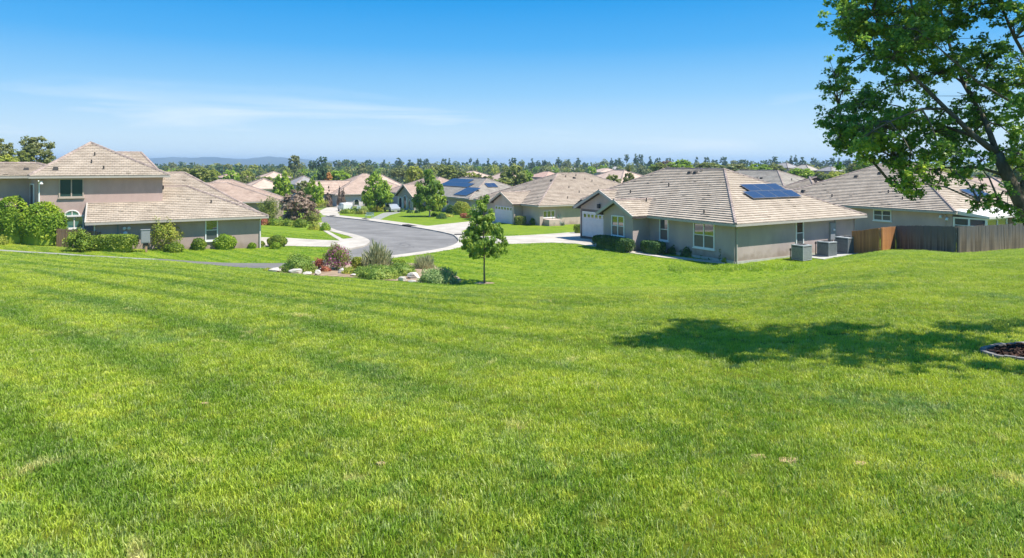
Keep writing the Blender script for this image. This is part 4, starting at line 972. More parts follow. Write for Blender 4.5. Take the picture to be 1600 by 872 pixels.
# ------------------------------------------------------------------ shrubs
def shrub_mesh(name, kind, rx, ry, rz, m, leaf, n, seed):
    rng = np.random.default_rng(seed); d = sph(rng, n)
    d[:, 2] = np.abs(d[:, 2]) * np.where(rng.random(n) < .82, 1, -.5)
    if kind == 'box':
        k = 5.0; sc_ = (np.abs(d) ** k).sum(1) ** (-1 / k); q = d * sc_[:, None]; nr = np.sign(d) * np.abs(q) ** (k - 1); nr /= np.linalg.norm(nr, axis=1)[:, None]
        rad = rng.uniform(.88, 1.02, n); P = q * rad[:, None]; lump = .02
        P[:, 2] = np.maximum(P[:, 2], -.95)
    else:
        nr = d.copy(); ph = rng.uniform(0, 6, 6)
        lump = .12 * np.sin(d[:, 0] * 5 + ph[0]) * np.sin(d[:, 1] * 5 + ph[1]) + .09 * np.sin(d[:, 2] * 7 + ph[2] + d[:, 0] * 4) + .06 * np.sin(d[:, 0] * 11 + ph[3]) * np.sin(d[:, 1] * 12 + ph[4])
        if kind == 'ball': rad = (1 + lump * .5) * rng.uniform(.86, 1.03, n)
        elif kind == 'loose': rad = (1 + lump * 1.7) * (rng.uniform(.35, 1.08, n) ** .6)
        elif kind == 'spiky': rad = (1 + lump * 1.2) * (rng.uniform(.25, 1.12, n) ** .6)
        elif kind == 'mound': rad = (1 + lump * .9) * rng.uniform(.75, 1.05, n)
        P = d * rad[:, None]
    P = P * np.array([rx, ry, rz]); P[:, 2] += rz * (.0 if kind in ('mound', 'spiky') else .55 if kind != 'box' else .0)
    if kind in ('mound', 'spiky'): P[:, 2] = np.abs(P[:, 2])
    if kind == 'box': P[:, 2] = (P[:, 2] + rz) * .98 + .04
    if kind in ('ball', 'loose'): P[:, 2] *= 1 / 1.55; 
    if kind in ('ball', 'loose', 'box'):
        pass
    P[:, 2] = np.maximum(P[:, 2], .02)
    if kind == 'spiky':
        V = np.empty((n, 4, 3)); sh = SH['needle']; ax = P / np.array([rx, ry, rz]) * .6 + np.array([0, 0, 1.0]) + rng.normal(0, .22, (n, 3)); ax /= np.linalg.norm(ax, axis=1)[:, None]
        t = np.cross(ax, rng.normal(0, 1, (n, 3))); t /= np.linalg.norm(t, axis=1)[:, None]; s_ = leaf * rng.uniform(.7, 1.5, n)
        V = P[:, None, :] + s_[:, None, None] * (sh[None, :, 0, None] * ax[:, None, :] + sh[None, :, 1, None] * t[:, None, :])
    else:
        V = leaves(P, nr, leaf, rng, 'quad', .75 if kind != 'box' else .55)
    return npmesh(name, V, 4, m)
_sh = {}
def shrub(label, px, pyb, wpx, hpx, kind='ball', m='leaf_hedge', leaf=.075, name='shrub', cat='shrub', group=None, dens=1.0, depth=None, xy=None, Y=None, rotz=None, stems=True, seed=None, abs_=None):
    if abs_: x, y = abs_
    elif Y: x, y = (px - 800) / F * Y, Y
    else: x, y = gp(px, pyb)
    w_ = wpx * y / F; h_ = hpx * y / F; dp = (depth or w_ * .85); k = 1 + dp / 2 / y
    if abs_: w_, h_ = wpx, hpx
    else: x, y = x * k, y * k; w_ *= k; h_ = h_ * k
    z = G(x, y); rx, ry = w_ / 2, dp / 2
    rz = h_ / 2 if kind == 'box' else h_
    area = 3.2 * (rx * ry + rx * h_ + ry * h_); lf = max(leaf, y / F * .95)
    n = int(min(5200, dens * area / (lf * lf) * (1.0 if kind in ('ball', 'box') else .75)))
    key = (name, label); sd_ = seed if seed is not None else (hash_(label) + len(_sh)); _sh[key] = 1
    r = bpy.data.objects.new(name, None); C.objects.link(r); r.location = (x, y, z - .03); setp(r, label, cat, group)
    if rotz is not None: r.rotation_euler = (0, 0, rotz)
    me = shrub_mesh('foliage', kind, rx, ry, rz, M[m], lf, n, sd_); o = link('foliage', me, M[m], r)
    # inner twiggy body that stops one seeing straight through
    mb = MB(); rr = random.Random(sd_)
    if kind in ('ball', 'box', 'mound'):
        rings = 6; sg = 10
        q = .80; vs = []; top = h_ * q
        for i in range(rings):
            t = i / (rings - 1) * math.pi / 2
            cr_, cz = (math.cos(t) ** (.35 if kind == 'box' else .8), math.sin(t) ** (.5 if kind == 'box' else 1))
            for j in range(sg):
                a_ = 2 * math.pi * j / sg; c, s_ = math.cos(a_), math.sin(a_)
                if kind == 'box': f = (abs(c) ** 5 + abs(s_) ** 5) ** -.2
                else: f = 1
                g_ = rr.uniform(.93, 1.04); vs.append((rx * q * c * f * cr_ * g_, ry * q * s_ * f * cr_ * g_, .03 + (top - .03) * cz * rr.uniform(.96, 1.0)))
        fs = [(i * sg + j, i * sg + (j + 1) % sg, (i + 1) * sg + (j + 1) % sg, (i + 1) * sg + j) for i in range(rings - 1) for j in range(sg)] + [tuple((rings - 1) * sg + j for j in range(sg))]
        mb.add(vs, fs); mb.build('inner_foliage', M[m], r)
    if stems:
        mb = MB()
        for i in range(5):
            a_ = rr.uniform(0, 6.28); q = rr.uniform(.2, .65)
            mb.tube([(rr.uniform(-.05, .05), rr.uniform(-.05, .05), -.1), (rx * q * .5 * math.cos(a_), ry * q * .5 * math.sin(a_), h_ * .4), (rx * q * math.cos(a_), ry * q * math.sin(a_), h_ * .85)], [.03, .02, .008], 4)
        mb.build('stem', M['bark_dark'], r)
    return r
def hash_(s): return sum((i + 1) * ord(c) for i, c in enumerate(s)) % 99991
# by the two-storey house
shrub('large round bright green bush left of the brown fence', 65, 386, 76, 64, 'ball', 'leaf_bright', .10, dens=1.2, depth=2.4)
shrub('pale green bush against the left wing wall, behind the large round bush', 16, 372, 64, 72, 'ball', 'leaf_bright', .10, Y=50.4, depth=1.6)
shrub('sprawling green and brown shrub at the left edge below the wing', 8, 381, 44, 46, 'loose', 'leaf_olive', .09, name='shrub')
shrub('low yellowish shrub at the lower left edge above the path', 2, 384, 20, 14, 'mound', 'leaf_yellow', .07)
shrub('dark flowering shrub with yellow-green top in front of the brown fence', 124, 389, 37, 36, 'loose', 'leaf_hedge', .08, dens=1.5, Y=48.3, depth=1.5)
shrub('clipped rectangular hedge under the grey low wall', 178, 396, 66, 26, 'box', 'leaf_hedge', .065, 'hedge', 'hedge', dens=1.5, depth=1.5, rotz=R(12))
shrub('open airy young shrub-tree beside the utility cabinet', 258, 394, 46, 50, 'loose', 'leaf_yellow', .07, dens=.75)
shrub('small rounded bush right of the airy young shrub-tree', 272, 396, 30, 15, 'ball', 'leaf_hedge', .065, dens=1.3)
shrub('small bush left of the downstairs window of the low wing', 311, 392, 23, 19, 'ball', 'leaf_hedge', .065, dens=1.3)
shrub('bushy green shrub under the downstairs window of the low wing', 351, 391, 36, 23, 'ball', 'leaf_bright', .065, dens=1.3)
shrub('tiny bush near the right corner of the low wing', 394, 389, 13, 10, 'ball', 'leaf_bright', .06, dens=1.2)
shrub('small round bush at the driveway edge, by the wing corner', 408, 386, 12, 10, 'ball', 'leaf_hedge', .06, dens=1.2)
shrub('neatly clipped round yellow-green bush beside the left driveway', 433, 387, 31, 18, 'ball', 'leaf_hedge', .06, dens=1.7)
shrub('smaller clipped bush in front of the round yellow-green bush', 431, 389.5, 17, 10.5, 'ball', 'leaf_bright', .06, dens=1.6)
# border between the two front lawns
shrub('reddish low shrub at the left of the border behind the front lawn', 412, 352, 18, 12, 'mound', 'leaf_red', .08)
shrub('green low shrub in the border, right of the reddish one', 432, 353, 30, 13, 'mound', 'leaf_hedge', .08)
shrub('mid-green shrub in the border in front of the dry tree', 452, 354, 22, 12, 'mound', 'leaf_hedge', .08)
shrub('rounded yellow-green shrub below the dry tree', 469, 356, 22, 14, 'ball', 'leaf_hedge', .08)
shrub('shrub with golden tips near the road edge of the border', 492, 359.5, 22, 13, 'mound', 'leaf_yellow', .08)
shrub('bright green shrub at the road end of the border', 508, 361, 18, 13, 'mound', 'leaf_bright', .08)
shrub('leafy shrub right of the dry tree beside the road', 488, 350, 24, 20, 'loose', 'leaf_mid', .09)
shrub('dark green shrub at the foot of the first leafy street tree', 420, 345, 34, 34, 'loose', 'leaf_mid', .10)
# along house A
def hedge_at(label, x0, x1, y0, y1, hgt, m='leaf_dark_hedge'):
    c = hA.world((x0 + x1) / 2, (y0 + y1) / 2); return shrub(label, 0, 0, y1 - y0, hgt, 'box', m, .06, 'hedge', 'hedge', dens=1.5, depth=x1 - x0, abs_=c, rotz=hA.phi + math.pi / 2)
hedge_at('dark clipped hedge in front of the gabled bay of the grey house', -3.1, -1.95, 8.2, 12.9, 1.15)
hedge_at('darker clipped hedge right of the gabled bay, under the blank wall', -1.9, -.7, 6.0, 8.1, 1.05)
shrub('low clipped box bush beside the garage of the grey house', 904, 365, 15, 14, 'box', 'leaf_hedge', .07, dens=1.3)
for lab, px, pb, w_, h_ in (('loose green bush just left of the single tall window', 1025, 395.5, 24, 14), ('dark bush under the single tall window', 1051, 398, 18, 13),
                            ('dark bush left of the double window', 1074, 402, 22, 15), ('little dark bush below the right side of the double window', 1098, 404.5, 10, 8), ('flat dark clump near the corner of the grey house', 1112, 407, 12, 6)):
    shrub(lab, px, pb, w_, h_, 'mound', 'leaf_dark_hedge' if px > 1040 else 'leaf_mid', .07)
shrub('upright dark leafy shrub at the corner of the grey house', 1130, 410, 15, 24, 'loose', 'leaf_dark_hedge', .09, dens=1.4)
shrub('small yellow-green plant at the foot of the corner downpipe', 1134, 411.5, 14, 11, 'mound', 'leaf_yellow', .07)
# around house C and D
shrub('dark rounded hedge in front of the beige house, tallest of three', 824, 349, 26, 22, 'ball', 'leaf_dark_hedge', .10, dens=1.3)
shrub('lower hedge left of the tallest one before the beige house', 813, 352, 18, 14, 'box', 'leaf_mid', .10, dens=1.2)
shrub('yellow-green hedge right of the tallest one before the beige house', 837, 352, 18, 12, 'ball', 'leaf_hedge', .10, dens=1.2)
shrub('spiky blue-green plant against the beige house', 862, 353, 14, 12, 'spiky', 'agave', .30, 'agave', 'plant')
shrub('tall spiky blue-green plant against the beige house', 871, 352, 14, 16, 'spiky', 'agave', .35, 'agave', 'plant')
shrub('small spiky plant right of the tall blue-green one', 879, 353, 9, 8, 'spiky', 'agave', .25, 'agave', 'plant')
shrub('rounded hedge with red and yellow top before the solar house', 721, 336, 28, 21, 'ball', 'leaf_yellow', .11, dens=1.2)
shrub('dark green bush left of the red and yellow hedge', 703, 335, 14, 15, 'ball', 'leaf_dark_hedge', .11)
shrub('leafy green bush behind the young tree at the solar house', 742, 344, 28, 20, 'loose', 'leaf_bright', .11)
shrub('low brownish hedge beside the drive of the solar house', 728, 341, 18, 7, 'box', 'leaf_red', .09)
shrub('dark low bush on the lawn right of the white-trunked tree', 690, 342, 18, 9, 'mound', 'leaf_dark_hedge', .09)
shrub('pale green low bush beside the dark one on the lawn', 683, 338, 20, 7, 'mound', 'leaf_bright', .09)
shrub('yellow-green low planting at the foot of the white-trunked tree', 700, 339, 20, 5, 'mound', 'leaf_yellow', .09)
shrub('yellow-green flowering hedge left of the silver car', 588, 330, 26, 11, 'box', 'leaf_yellow', .11)
shrub('low green planting in front of the white van', 545, 334, 30, 8, 'mound', 'leaf_hedge', .11)
shrub('low green planting under the white sign', 566, 335, 24, 9, 'mound', 'leaf_mid', .11)
shrub('green planting strip between white van and white sign', 555, 331, 20, 6, 'mound', 'leaf_bright', .11)
shrub('bush at the foot of the second leafy street tree', 497, 325, 28, 13, 'loose', 'leaf_yellow', .11)
shrub('low yellow hedge before the stone gables at the end of the street', 524, 320, 22, 6, 'box', 'leaf_yellow', .11)
for i, (px, pb) in enumerate(((628, 331), (640, 333), (652, 333))):
    shrub(('left', 'middle', 'right')[i] + ' one of three small dark bushes before the stone gabled entrance', px, pb, 10, 6, 'mound', 'leaf_dark_hedge', .10, group='small bushes before the stone entrance')
# ------------------------------------------------------------------ island bed: soil, boulders and plants
bed = PX([(416, 431), (440, 420), (480, 412), (520, 409), (570, 410), (640, 411), (690, 419), (722, 437), (719, 446), (690, 446.5), (640, 444), (590, 440), (540, 438), (480, 437), (440, 436)], 2)
sheet('planting_bed', bed, .03, M['soil'], .1)
def boulder(label, px, py, wpx, hpx, seed):
    rng = np.random.default_rng(seed); x, y = gp(px, py); w_ = wpx * y / F; h_ = hpx * y / F
    import bmesh
    bm = bmesh.new(); bmesh.ops.create_icosphere(bm, subdivisions=3, radius=1)
    ph = rng.uniform(0, 6, 8); planes = [(Vector(sph(rng, 1)[0]), rng.uniform(.55, .85)) for _ in range(9)]
    for v in bm.verts:
        p = v.co.copy()
        for nn, dd in planes:
            d_ = p.dot(nn)
            if d_ > dd: p -= nn * (d_ - dd) * .9
        p *= 1 + .05 * math.sin(p.x * 7 + ph[0]) * math.sin(p.y * 6 + ph[1]) + .03 * math.sin(p.z * 13 + ph[2])
        v.co = Vector((p.x * w_ / 2 * 1.12, p.y * w_ / 2 * .85, p.z * h_ * .62 + h_ * .40))
    me = bpy.data.meshes.new('boulder'); bm.to_mesh(me); bm.free(); me.polygons.foreach_set('use_smooth', [len(p.vertices) > 0 and rng.random() < .0 for p in me.polygons])
    o = link('boulder', me, M['rock']); o.location = (x, y + w_ * .3, G(x, y)); o.rotation_euler = (0, 0, rng.uniform(-.5, .5)); setp(o, label, 'boulder', 'pale boulders edging the planting bed')
BO = [('flat pale boulder at the far left tip of the planting bed', 428, 434, 19, 7), ('long flat pinkish boulder below the leftmost green shrub', 460, 436, 23, 8), ('low pinkish stone half sunk beside the long flat boulder', 479, 435.5, 13, 5),
      ('small upright white boulder left of the bare soil', 495, 436, 10, 9), ('tilted white boulder at the foot of the purple shrub', 533, 430, 12, 9), ('low pale stone at the right end of the bare soil', 551, 434.5, 10, 4),
      ('largest white boulder between the two broad green shrubs', 645, 438, 20, 10), ('rounded white boulder in front of the largest one', 629, 443, 14, 8), ('thin flat stone at the front edge right of the rounded boulder', 643, 444.5, 14, 3.5), ('small pale stone near the grey-green shrub', 500, 424, 7, 4)]
for i, b in enumerate(BO): boulder(*b, seed=40 + i)
shrub('broad green shrub at the left end of the planting bed', 466, 434, 54, 31, 'mound', 'leaf_bed', .06, dens=1.3)
shrub('small red-leaved shrub between green and purple shrubs', 499, 422, 19, 17, 'loose', 'leaf_red', .055, dens=1.2)
pu = shrub('purple-flowering shrub standing above the tilted boulder', 527, 425, 40, 41, 'loose', 'leaf_mid', .055, dens=1.1)
rngp = np.random.default_rng(5); d = sph(rngp, 900); d[:, 2] = np.abs(d[:, 2]); wq = 40 * 44 / F; dq = d * np.array([wq * .5, wq * .45, 41 * 44 / F * .74]); dq[:, 2] += .38
link('blossom', npmesh('blossom', leaves(dq * rngp.uniform(.8, 1.1, (900, 1)), d, .05, rngp), 4, M['petal']), M['petal'], pu)
shrub('yellow-green rounded shrub between purple and grey-green shrubs', 559, 421, 22, 19, 'ball', 'leaf_yellow', .05, dens=1.3)
shrub('tall feathery grey-green shrub in the middle of the bed', 588, 423, 46, 37, 'spiky', 'leaf_sage', .17, dens=4.2)
shrub('rounded grey-green bush at the back right of the bed', 663, 422, 34, 20, 'spiky', 'leaf_sage', .13, dens=4.2)
shrub('broad low green shrub in the front middle of the bed', 592, 441, 70, 21, 'mound', 'leaf_bed', .055, dens=1.4)
shrub('darker green shrub behind the largest boulder', 630, 433, 46, 20, 'mound', 'leaf_bed', .06, dens=1.1)
shrub('broad sage-green shrub at the right end of the bed', 685, 447.5, 64, 24, 'mound', 'leaf_sage2', .055, dens=1.5)
shrub('low yellowish plants beside the asphalt path at the left tip of the bed', 418, 429, 16, 5, 'mound', 'leaf_yellow', .05)
shrub('low yellow-green plants between purple shrub and broad front shrub', 544, 431, 28, 11, 'mound', 'leaf_yellow', .05, dens=1.2)
shrub('low green clump behind the yellow-green rounded shrub in the bed', 572, 418, 26, 12, 'mound', 'leaf_bed', .055, dens=1.2)
shrub('low green clump in front of the feathery grey shrub, right of the bare soil', 566, 432, 34, 12, 'mound', 'leaf_bed', .055, dens=1.3)
shrub('green clump between the feathery shrub and the back right grey bush', 625, 423, 34, 15, 'mound', 'leaf_hedge', .055, dens=1.2)
shrub('dull red low clump just left of the purple shrub', 508, 427, 18, 10, 'mound', 'leaf_red', .05, dens=1.2)
wf = shrub('patch of white flowers in front of the feathery grey shrub', 582, 427, 26, 6, 'mound', 'leaf_sage', .05, name='flower_patch', cat='flowers')
d = sph(rngp, 160); d[:, 2] = np.abs(d[:, 2]); link('blossom', npmesh('blossom', leaves(d * np.array([.55, .4, .30]), d, .05, rngp), 4, M['petal_white']), M['petal_white'], wf)
# ------------------------------------------------------------------ trees
def crown_mesh(name, kind, m, n, leaf, seed, shape='quad'):
    """crown in a unit box: x,y in -0.5..0.5, z in 0..1, leaves gathered in clumps"""
    rng = np.random.default_rng(seed); nc = {'pine': 46, 'round': 90, 'oval': 110, 'cone': 90, 'wide': 90, 'tall': 60, 'palm': 1, 'young': 150}[kind]
    cs = []; rs = []
    while len(cs) < nc:
        p = np.array([rng.uniform(-.5, .5), rng.uniform(-.5, .5), rng.uniform(0, 1)]); r = math.hypot(p[0], p[1]) * 2; z = p[2]
        if kind == 'round': lim = math.sqrt(max(0, 1 - ((z - .48) / .54) ** 2)); ok = r < lim and r > lim * .35
        elif kind == 'oval': lim = math.sin(math.pi * min(1, (z * .93 + .07)) ** .62) ** .75; ok = r < lim and r > lim * .3
        elif kind == 'young': lim = np.interp(z, [0, .06, .22, .5, .72, .88, 1], [.55, .9, 1, .62, .42, .22, .05]); ok = r < lim and r > lim * .25
        elif kind == 'cone': lim = (1 - z) * .95 + .05; ok = r < lim and r > lim * .25
        elif kind == 'wide': lim = math.sqrt(max(0, 1 - ((z - .35) / .66) ** 2)); ok = r < lim and r > lim * .3
        elif kind == 'pine': lim = np.interp(z, [0, .25, .6, .9, 1], [.25, .9, 1, .7, .3]); ok = r < lim and rng.random() < .8
        elif kind == 'tall': lim = np.interp(z, [0, .2, .5, .8, 1], [.3, .7, 1, .8, .25]); ok = r < lim
        else: ok = True
        if ok: cs.append(p); rs.append(rng.uniform(.045, .085) if kind == 'young' else rng.uniform(.06, .13) if kind not in ('pine', 'tall') else rng.uniform(.06, .12))
    cs = np.array(cs); rs = np.array(rs); idx = rng.integers(0, nc, n); d = sph(rng, n)
    P = cs[idx] + d * (rs[idx] * rng.uniform(.45, 1.05, n))[:, None] * (np.array([1.15, 1.15, .62]) if kind == 'pine' else np.array([1.1, 1.1, .8]))
    P[:, 2] = np.clip(P[:, 2], 0, 1.02); out = P - np.array([0, 0, .4]); out /= np.linalg.norm(out, axis=1)[:, None] + 1e-6
    V = leaves(P, d * .9 + out * .5 + np.array([0, 0, .35]), leaf, rng, shape, .5)
    return npmesh(name, V, V.shape[1], m), cs
def trunk_mesh(name, cs, tr, ztop, m, seed, h0=.0, limbs=9, sx=1.0, rad=.02):
    """trunk from z=-tr (ground) up through the crown, with limbs reaching some clumps; same unit space"""
    rng = random.Random(seed); mb = MB(); b = [(0, 0, -tr - .02), (rng.uniform(-.01, .01), rng.uniform(-.01, .01), -tr * .4), (0, 0, .1), (rng.uniform(-.03, .03), rng.uniform(-.03, .03), ztop * .6), (0, 0, ztop)]
    mb.tube(b, [rad * 1.35, rad, rad * .85, rad * .5, rad * .15], 7)
    for i in range(limbs):
        c = cs[rng.randrange(len(cs))]; z0 = max(-.02, min(c[2] - .15, ztop * .8) * rng.uniform(.5, .95)); r0 = rad * (.55 - .3 * z0)
        mb.tube([(0, 0, z0), (c[0] * .5, c[1] * .5, z0 + (c[2] - z0) * .4), (c[0], c[1], c[2])], [r0, r0 * .6, r0 * .2], 5)
    return mb.mesh(name, m)
_T = {}
def template(kind, m, seed, n=1500, leaf=.05, tr=.3, shape='quad', bark='bark_dark', rad=.02, limbs=9):
    key = (kind, m, seed, n, leaf, tr)
    if key not in _T:
        cm_, cs = crown_mesh('crown', kind, M[m], n, leaf, seed, shape); tm_ = trunk_mesh('trunk', cs, tr, .92, M[bark], seed, rad=rad, limbs=limbs); _T[key] = (cm_, tm_)
    return _T[key]
def tree(label, x, y, width, crown_h, tpl, group=None, name='tree', cat='tree', zb=None, ztop=None, rot=0):
    cm_, tm_ = tpl; r = bpy.data.objects.new(name, None); C.objects.link(r)
    z = G(x, y) if zb is None else zb
    r.location = (x, y, z); setp(r, label, cat, group)
    zc = (ztop - z - crown_h) if ztop is not None else 0
    for nm, me in (('trunk', tm_), ('crown', cm_)):
        o = bpy.data.objects.new(nm, me); C.objects.link(o); o.parent = r; o.location = (0, 0, zc); o.scale = (width, width, crown_h); o.rotation_euler = (0, 0, rot)
    return r
def tree_px(label, px, ytop, ybot, wpx, Y, kind, m, seed, n=2600, leaf=.04, group=None, name='tree', shape='quad', bark='bark_dark', rad=.02, limbs=9, ybase=None, cat='tree'):
    """crown seen between rows ytop and ybot in column px, at depth Y"""
    if ybase: x, y = gp(px, ybase); Y = y
    x, y = (px - 800) / F * Y, Y; zt = (HY - ytop) * Y / F; zb_ = (HY - ybot) * Y / F; ch = zt - zb_; W = wpx * Y / F; g = G(x, y)
    tr = round((zb_ - g) / ch, 3)
    return tree(label, x, y, W, ch, template(kind, m, seed, n, leaf, max(.03, tr), shape, bark, rad, limbs), group, name, cat, ztop=zt, rot=(seed * 1.7) % 6.28)
# young tree at the foot of the slope
yt = tree_px('slender young tree with a pyramidal crown standing alone in the lawn', 757, 295, 401, 76, 40.6, 'young', 'leaf_young', 5, 9000, .023, shape='maple', bark='bark', rad=.017, limbs=16, ybase=445.5)
x, y = gp(757, 445.5); ring = [(x + .62 * math.cos(t), y + .5 * math.sin(t)) for t in np.linspace(0, 2 * math.pi, 25)[:-1]]
sheet('mulch_ring', ring, .03, M['soil'], .05)
# street trees
tree_px('first leafy street tree, dark green, left of the slate-grey roof', 442, 266, 309, 30, 128, 'oval', 'leaf_bright', 11, 3400, .05)
tree_px('second leafy street tree, yellow-green, right of the slate-grey roof', 491, 272, 317, 28, 124, 'oval', 'leaf_bright', 12, 3400, .05)
tree_px('half-hidden olive tree behind the dry tree', 474, 283, 312, 26, 132, 'round', 'leaf_olive', 13, 2400, .055)
tree_px('tall oval street tree before the arched gateway house', 589, 265, 323, 45, 126, 'oval', 'leaf_bright', 14, 5200, .042)
tree_px('oval street tree with a white trunk on the lawn beyond the road', 671, 264, 329, 50, 0, 'oval', 'leaf_young', 15, 5200, .042, bark='bark_pale', ybase=338.5, rad=.024)
tree_px('dry brownish-purple tree behind the border shrubs', 468, 297, 346, 56, 92, 'wide', 'leaf_dry', 16, 4600, .038, rad=.012, limbs=26)
tree_px('round olive-green tree between pink roofs', 803, 256, 297, 40, 160, 'round', 'leaf_mid', 17, 3000, .05)
tree_px('lower bushy tree left of the round olive-green tree', 786, 277, 299, 34, 155, 'round', 'leaf_mid', 18, 2200, .06)
tree_px('bushy tree right of the round olive-green tree', 820, 266, 294, 26, 162, 'round', 'leaf_bright', 19, 2000, .06)
tree_px('conical olive tree behind the roof of the grey house', 982, 257, 296, 26, 112, 'cone', 'leaf_olive', 20, 3000, .05)
tree_px('small bushy tree left of the conical olive tree', 958, 272, 294, 24, 114, 'round', 'leaf_mid', 21, 1800, .06)
tree_px('dead brown conifer-like shrub before the stone gables, left', 513, 290, 322, 14, 147, 'cone', 'leaf_dry', 22, 1400, .07)
tree_px('thin dead brown shrub before the stone gables, middle', 530, 289, 320, 8, 146, 'cone', 'leaf_dry', 23, 900, .09)
tree_px('thin bare cypress before the stone gables, right', 536, 286, 322, 9, 146, 'cone', 'leaf_dry', 24, 900, .09)
# broad trees behind the left wing
tree_px('broad golden-green tree rising behind the left wing roof', 58, 211, 262, 54, 105, 'wide', 'leaf_olive', 31, 5000, .036, rad=.02)
tree_px('broad tree at the left edge behind the wing roof', 0, 216, 262, 40, 100, 'wide', 'leaf_olive', 32, 4200, .036)
tree_px('dark lower tree between the two broad trees', 28, 236, 266, 40, 100, 'round', 'leaf_mid', 33, 2800, .05)
tree_px('yellow-green tree low at the left edge behind the wing roof', 4, 241, 268, 40, 92, 'round', 'leaf_yellow', 34, 2600, .05)
# bushes among roofs at right
for i, (lab, px, yt_, yb_, w_, Y, kd, mm) in enumerate((
    ('yellow-green bushy tree beyond the brown-grey hipped roof, left', 1252, 263, 284, 40, 140, 'round', 'leaf_bright'),
    ('olive bushy tree beyond the brown-grey hipped roof, middle', 1284, 268, 292, 30, 130, 'round', 'leaf_mid'),
    ('yellow-green spreading tree above the left end of the tan roof', 1312, 268, 291, 40, 120, 'wide', 'leaf_yellow'),
    ('bright green tree beside the leaning tree leaves, above the tan roof', 1352, 240, 268, 36, 140, 'round', 'leaf_bright'),
    ('olive tree above the ridge of the tan roof, near the leaves', 1338, 254, 278, 30, 150, 'round', 'leaf_olive'),
    ('bright yellow-green tree behind the right slope of the tan roof', 1480, 262, 304, 60, 98, 'round', 'leaf_yellow'),
    ('yellow-green tree just right of the tan roof ridge', 1440, 250, 285, 50, 118, 'round', 'leaf_bright'),
    ('tall leafy tree far right behind the patio room', 1590, 235, 310, 70, 115, 'round', 'leaf_mid'),
    ('bushy tree behind the glazed patio room, seen through its posts', 1575, 322, 345, 60, 78, 'round', 'leaf_yellow'))):
    tree_px(lab, px, yt_, yb_, w_, Y, kd, mm, 40 + i, 2200, .055)
# mid-distance clumps between roofs
MID = [('bushy green tree between reddish and pale pink roofs', 413, 275, 293, 34, 165, 'round', 'leaf_mid'), ('small dark tree right of the reddish roof', 383, 277, 292, 18, 170, 'round', 'leaf_olive'),
       ('green tree above the ridge of the pink-roofed house', 402, 281, 293, 14, 150, 'round', 'leaf_mid'), ('bushy tree left of the reddish roof, beside the wing ridge', 313, 262, 287, 30, 150, 'round', 'leaf_mid'),
       ('pointed green tree in front of the reddish roof', 333, 266, 290, 22, 165, 'cone', 'leaf_mid'), ('dark green tree behind the upper storey, near the wing ridge', 291, 262, 283, 34, 160, 'round', 'leaf_olive'),
       ('bright green round tree behind the stone gables', 529, 267, 287, 34, 185, 'round', 'leaf_bright'), ('golden-brown tree left of the bright round tree', 512, 268, 288, 14, 180, 'round', 'leaf_gold'),
       ('dark narrow tree beside the golden-brown tree', 503, 258, 288, 16, 178, 'tall', 'leaf_pine'), ('yellow-green bush above the solar array, centre', 737, 269, 281, 20, 175, 'round', 'leaf_yellow'),
       ('dark bush left of the yellow-green one above the solar array', 723, 267, 279, 16, 185, 'round', 'leaf_mid'), ('olive bush right of the yellow-green one above the solar array', 762, 274, 286, 18, 170, 'round', 'leaf_olive'),
       ('thin brown tree above the solar array ridge', 748, 270, 283, 10, 180, 'tall', 'leaf_olive'), ('bright green tree behind the tall oval street tree', 648, 260, 285, 26, 170, 'round', 'leaf_yellow'),
       ('dense green tree behind the white-trunked tree, right side', 700, 257, 281, 30, 175, 'round', 'leaf_mid'), ('olive tree right of the tall oval street tree', 622, 263, 276, 26, 210, 'round', 'leaf_olive'),
       ('dark tree behind the ridge of the stone gabled entrance', 690, 256, 277, 22, 200, 'tall', 'leaf_mid'), ('bright green broad tree above the ridge of the grey house', 1062, 250, 268, 40, 170, 'wide', 'leaf_bright'),
       ('pinkish bare tree on the skyline above the grey house', 1041, 251, 262, 22, 260, 'wide', 'leaf_dry'), ('dark tree left of the bright broad tree behind the ridge', 1030, 254, 268, 26, 200, 'round', 'leaf_mid'),
       ('dense tree above the ridge of the grey house, right end', 1110, 254, 270, 40, 180, 'round', 'leaf_mid'), ('olive tree behind the right hip of the grey house', 1150, 255, 273, 40, 170, 'round', 'leaf_olive'),
       ('bright tree between grey house and brown-grey roof', 1185, 256, 273, 34, 175, 'round', 'leaf_bright'), ('mid-green tree left of the hillside houses', 1212, 257, 272, 28, 190, 'round', 'leaf_mid')]
for i, q in enumerate(MID): tree_px(q[0], q[1], q[2], q[3], q[4], q[5], q[6], q[7], 60 + i % 7, 1500, .065)
# skyline: individual trees, several templates copied
rs = random.Random(77)
TP = {}
for kd, mm, ns in (('pine', 'leaf_pine', 3), ('tall', 'leaf_pine', 2), ('round', 'leaf_mid', 3), ('wide', 'leaf_olive', 2), ('cone', 'leaf_pine', 2), ('round', 'leaf_yellow', 2), ('oval', 'leaf_mid', 2), ('round', 'leaf_olive', 2), ('round', 'leaf_bright', 2)):
    for q in range(ns): TP.setdefault((kd, mm), []).append(template(kd, mm, 100 + len(TP) * 5 + q, 520, .085, .35))
DESC = {('pine', 'leaf_pine'): 'dark pine with tufted crown', ('tall', 'leaf_pine'): 'tall dark narrow tree', ('round', 'leaf_mid'): 'rounded mid-green tree', ('wide', 'leaf_olive'): 'spreading olive-green tree',
        ('cone', 'leaf_pine'): 'dark conical conifer', ('round', 'leaf_yellow'): 'yellow-green rounded tree', ('oval', 'leaf_mid'): 'upright green tree', ('round', 'leaf_olive'): 'rounded olive tree', ('round', 'leaf_bright'): 'bright green rounded tree'}
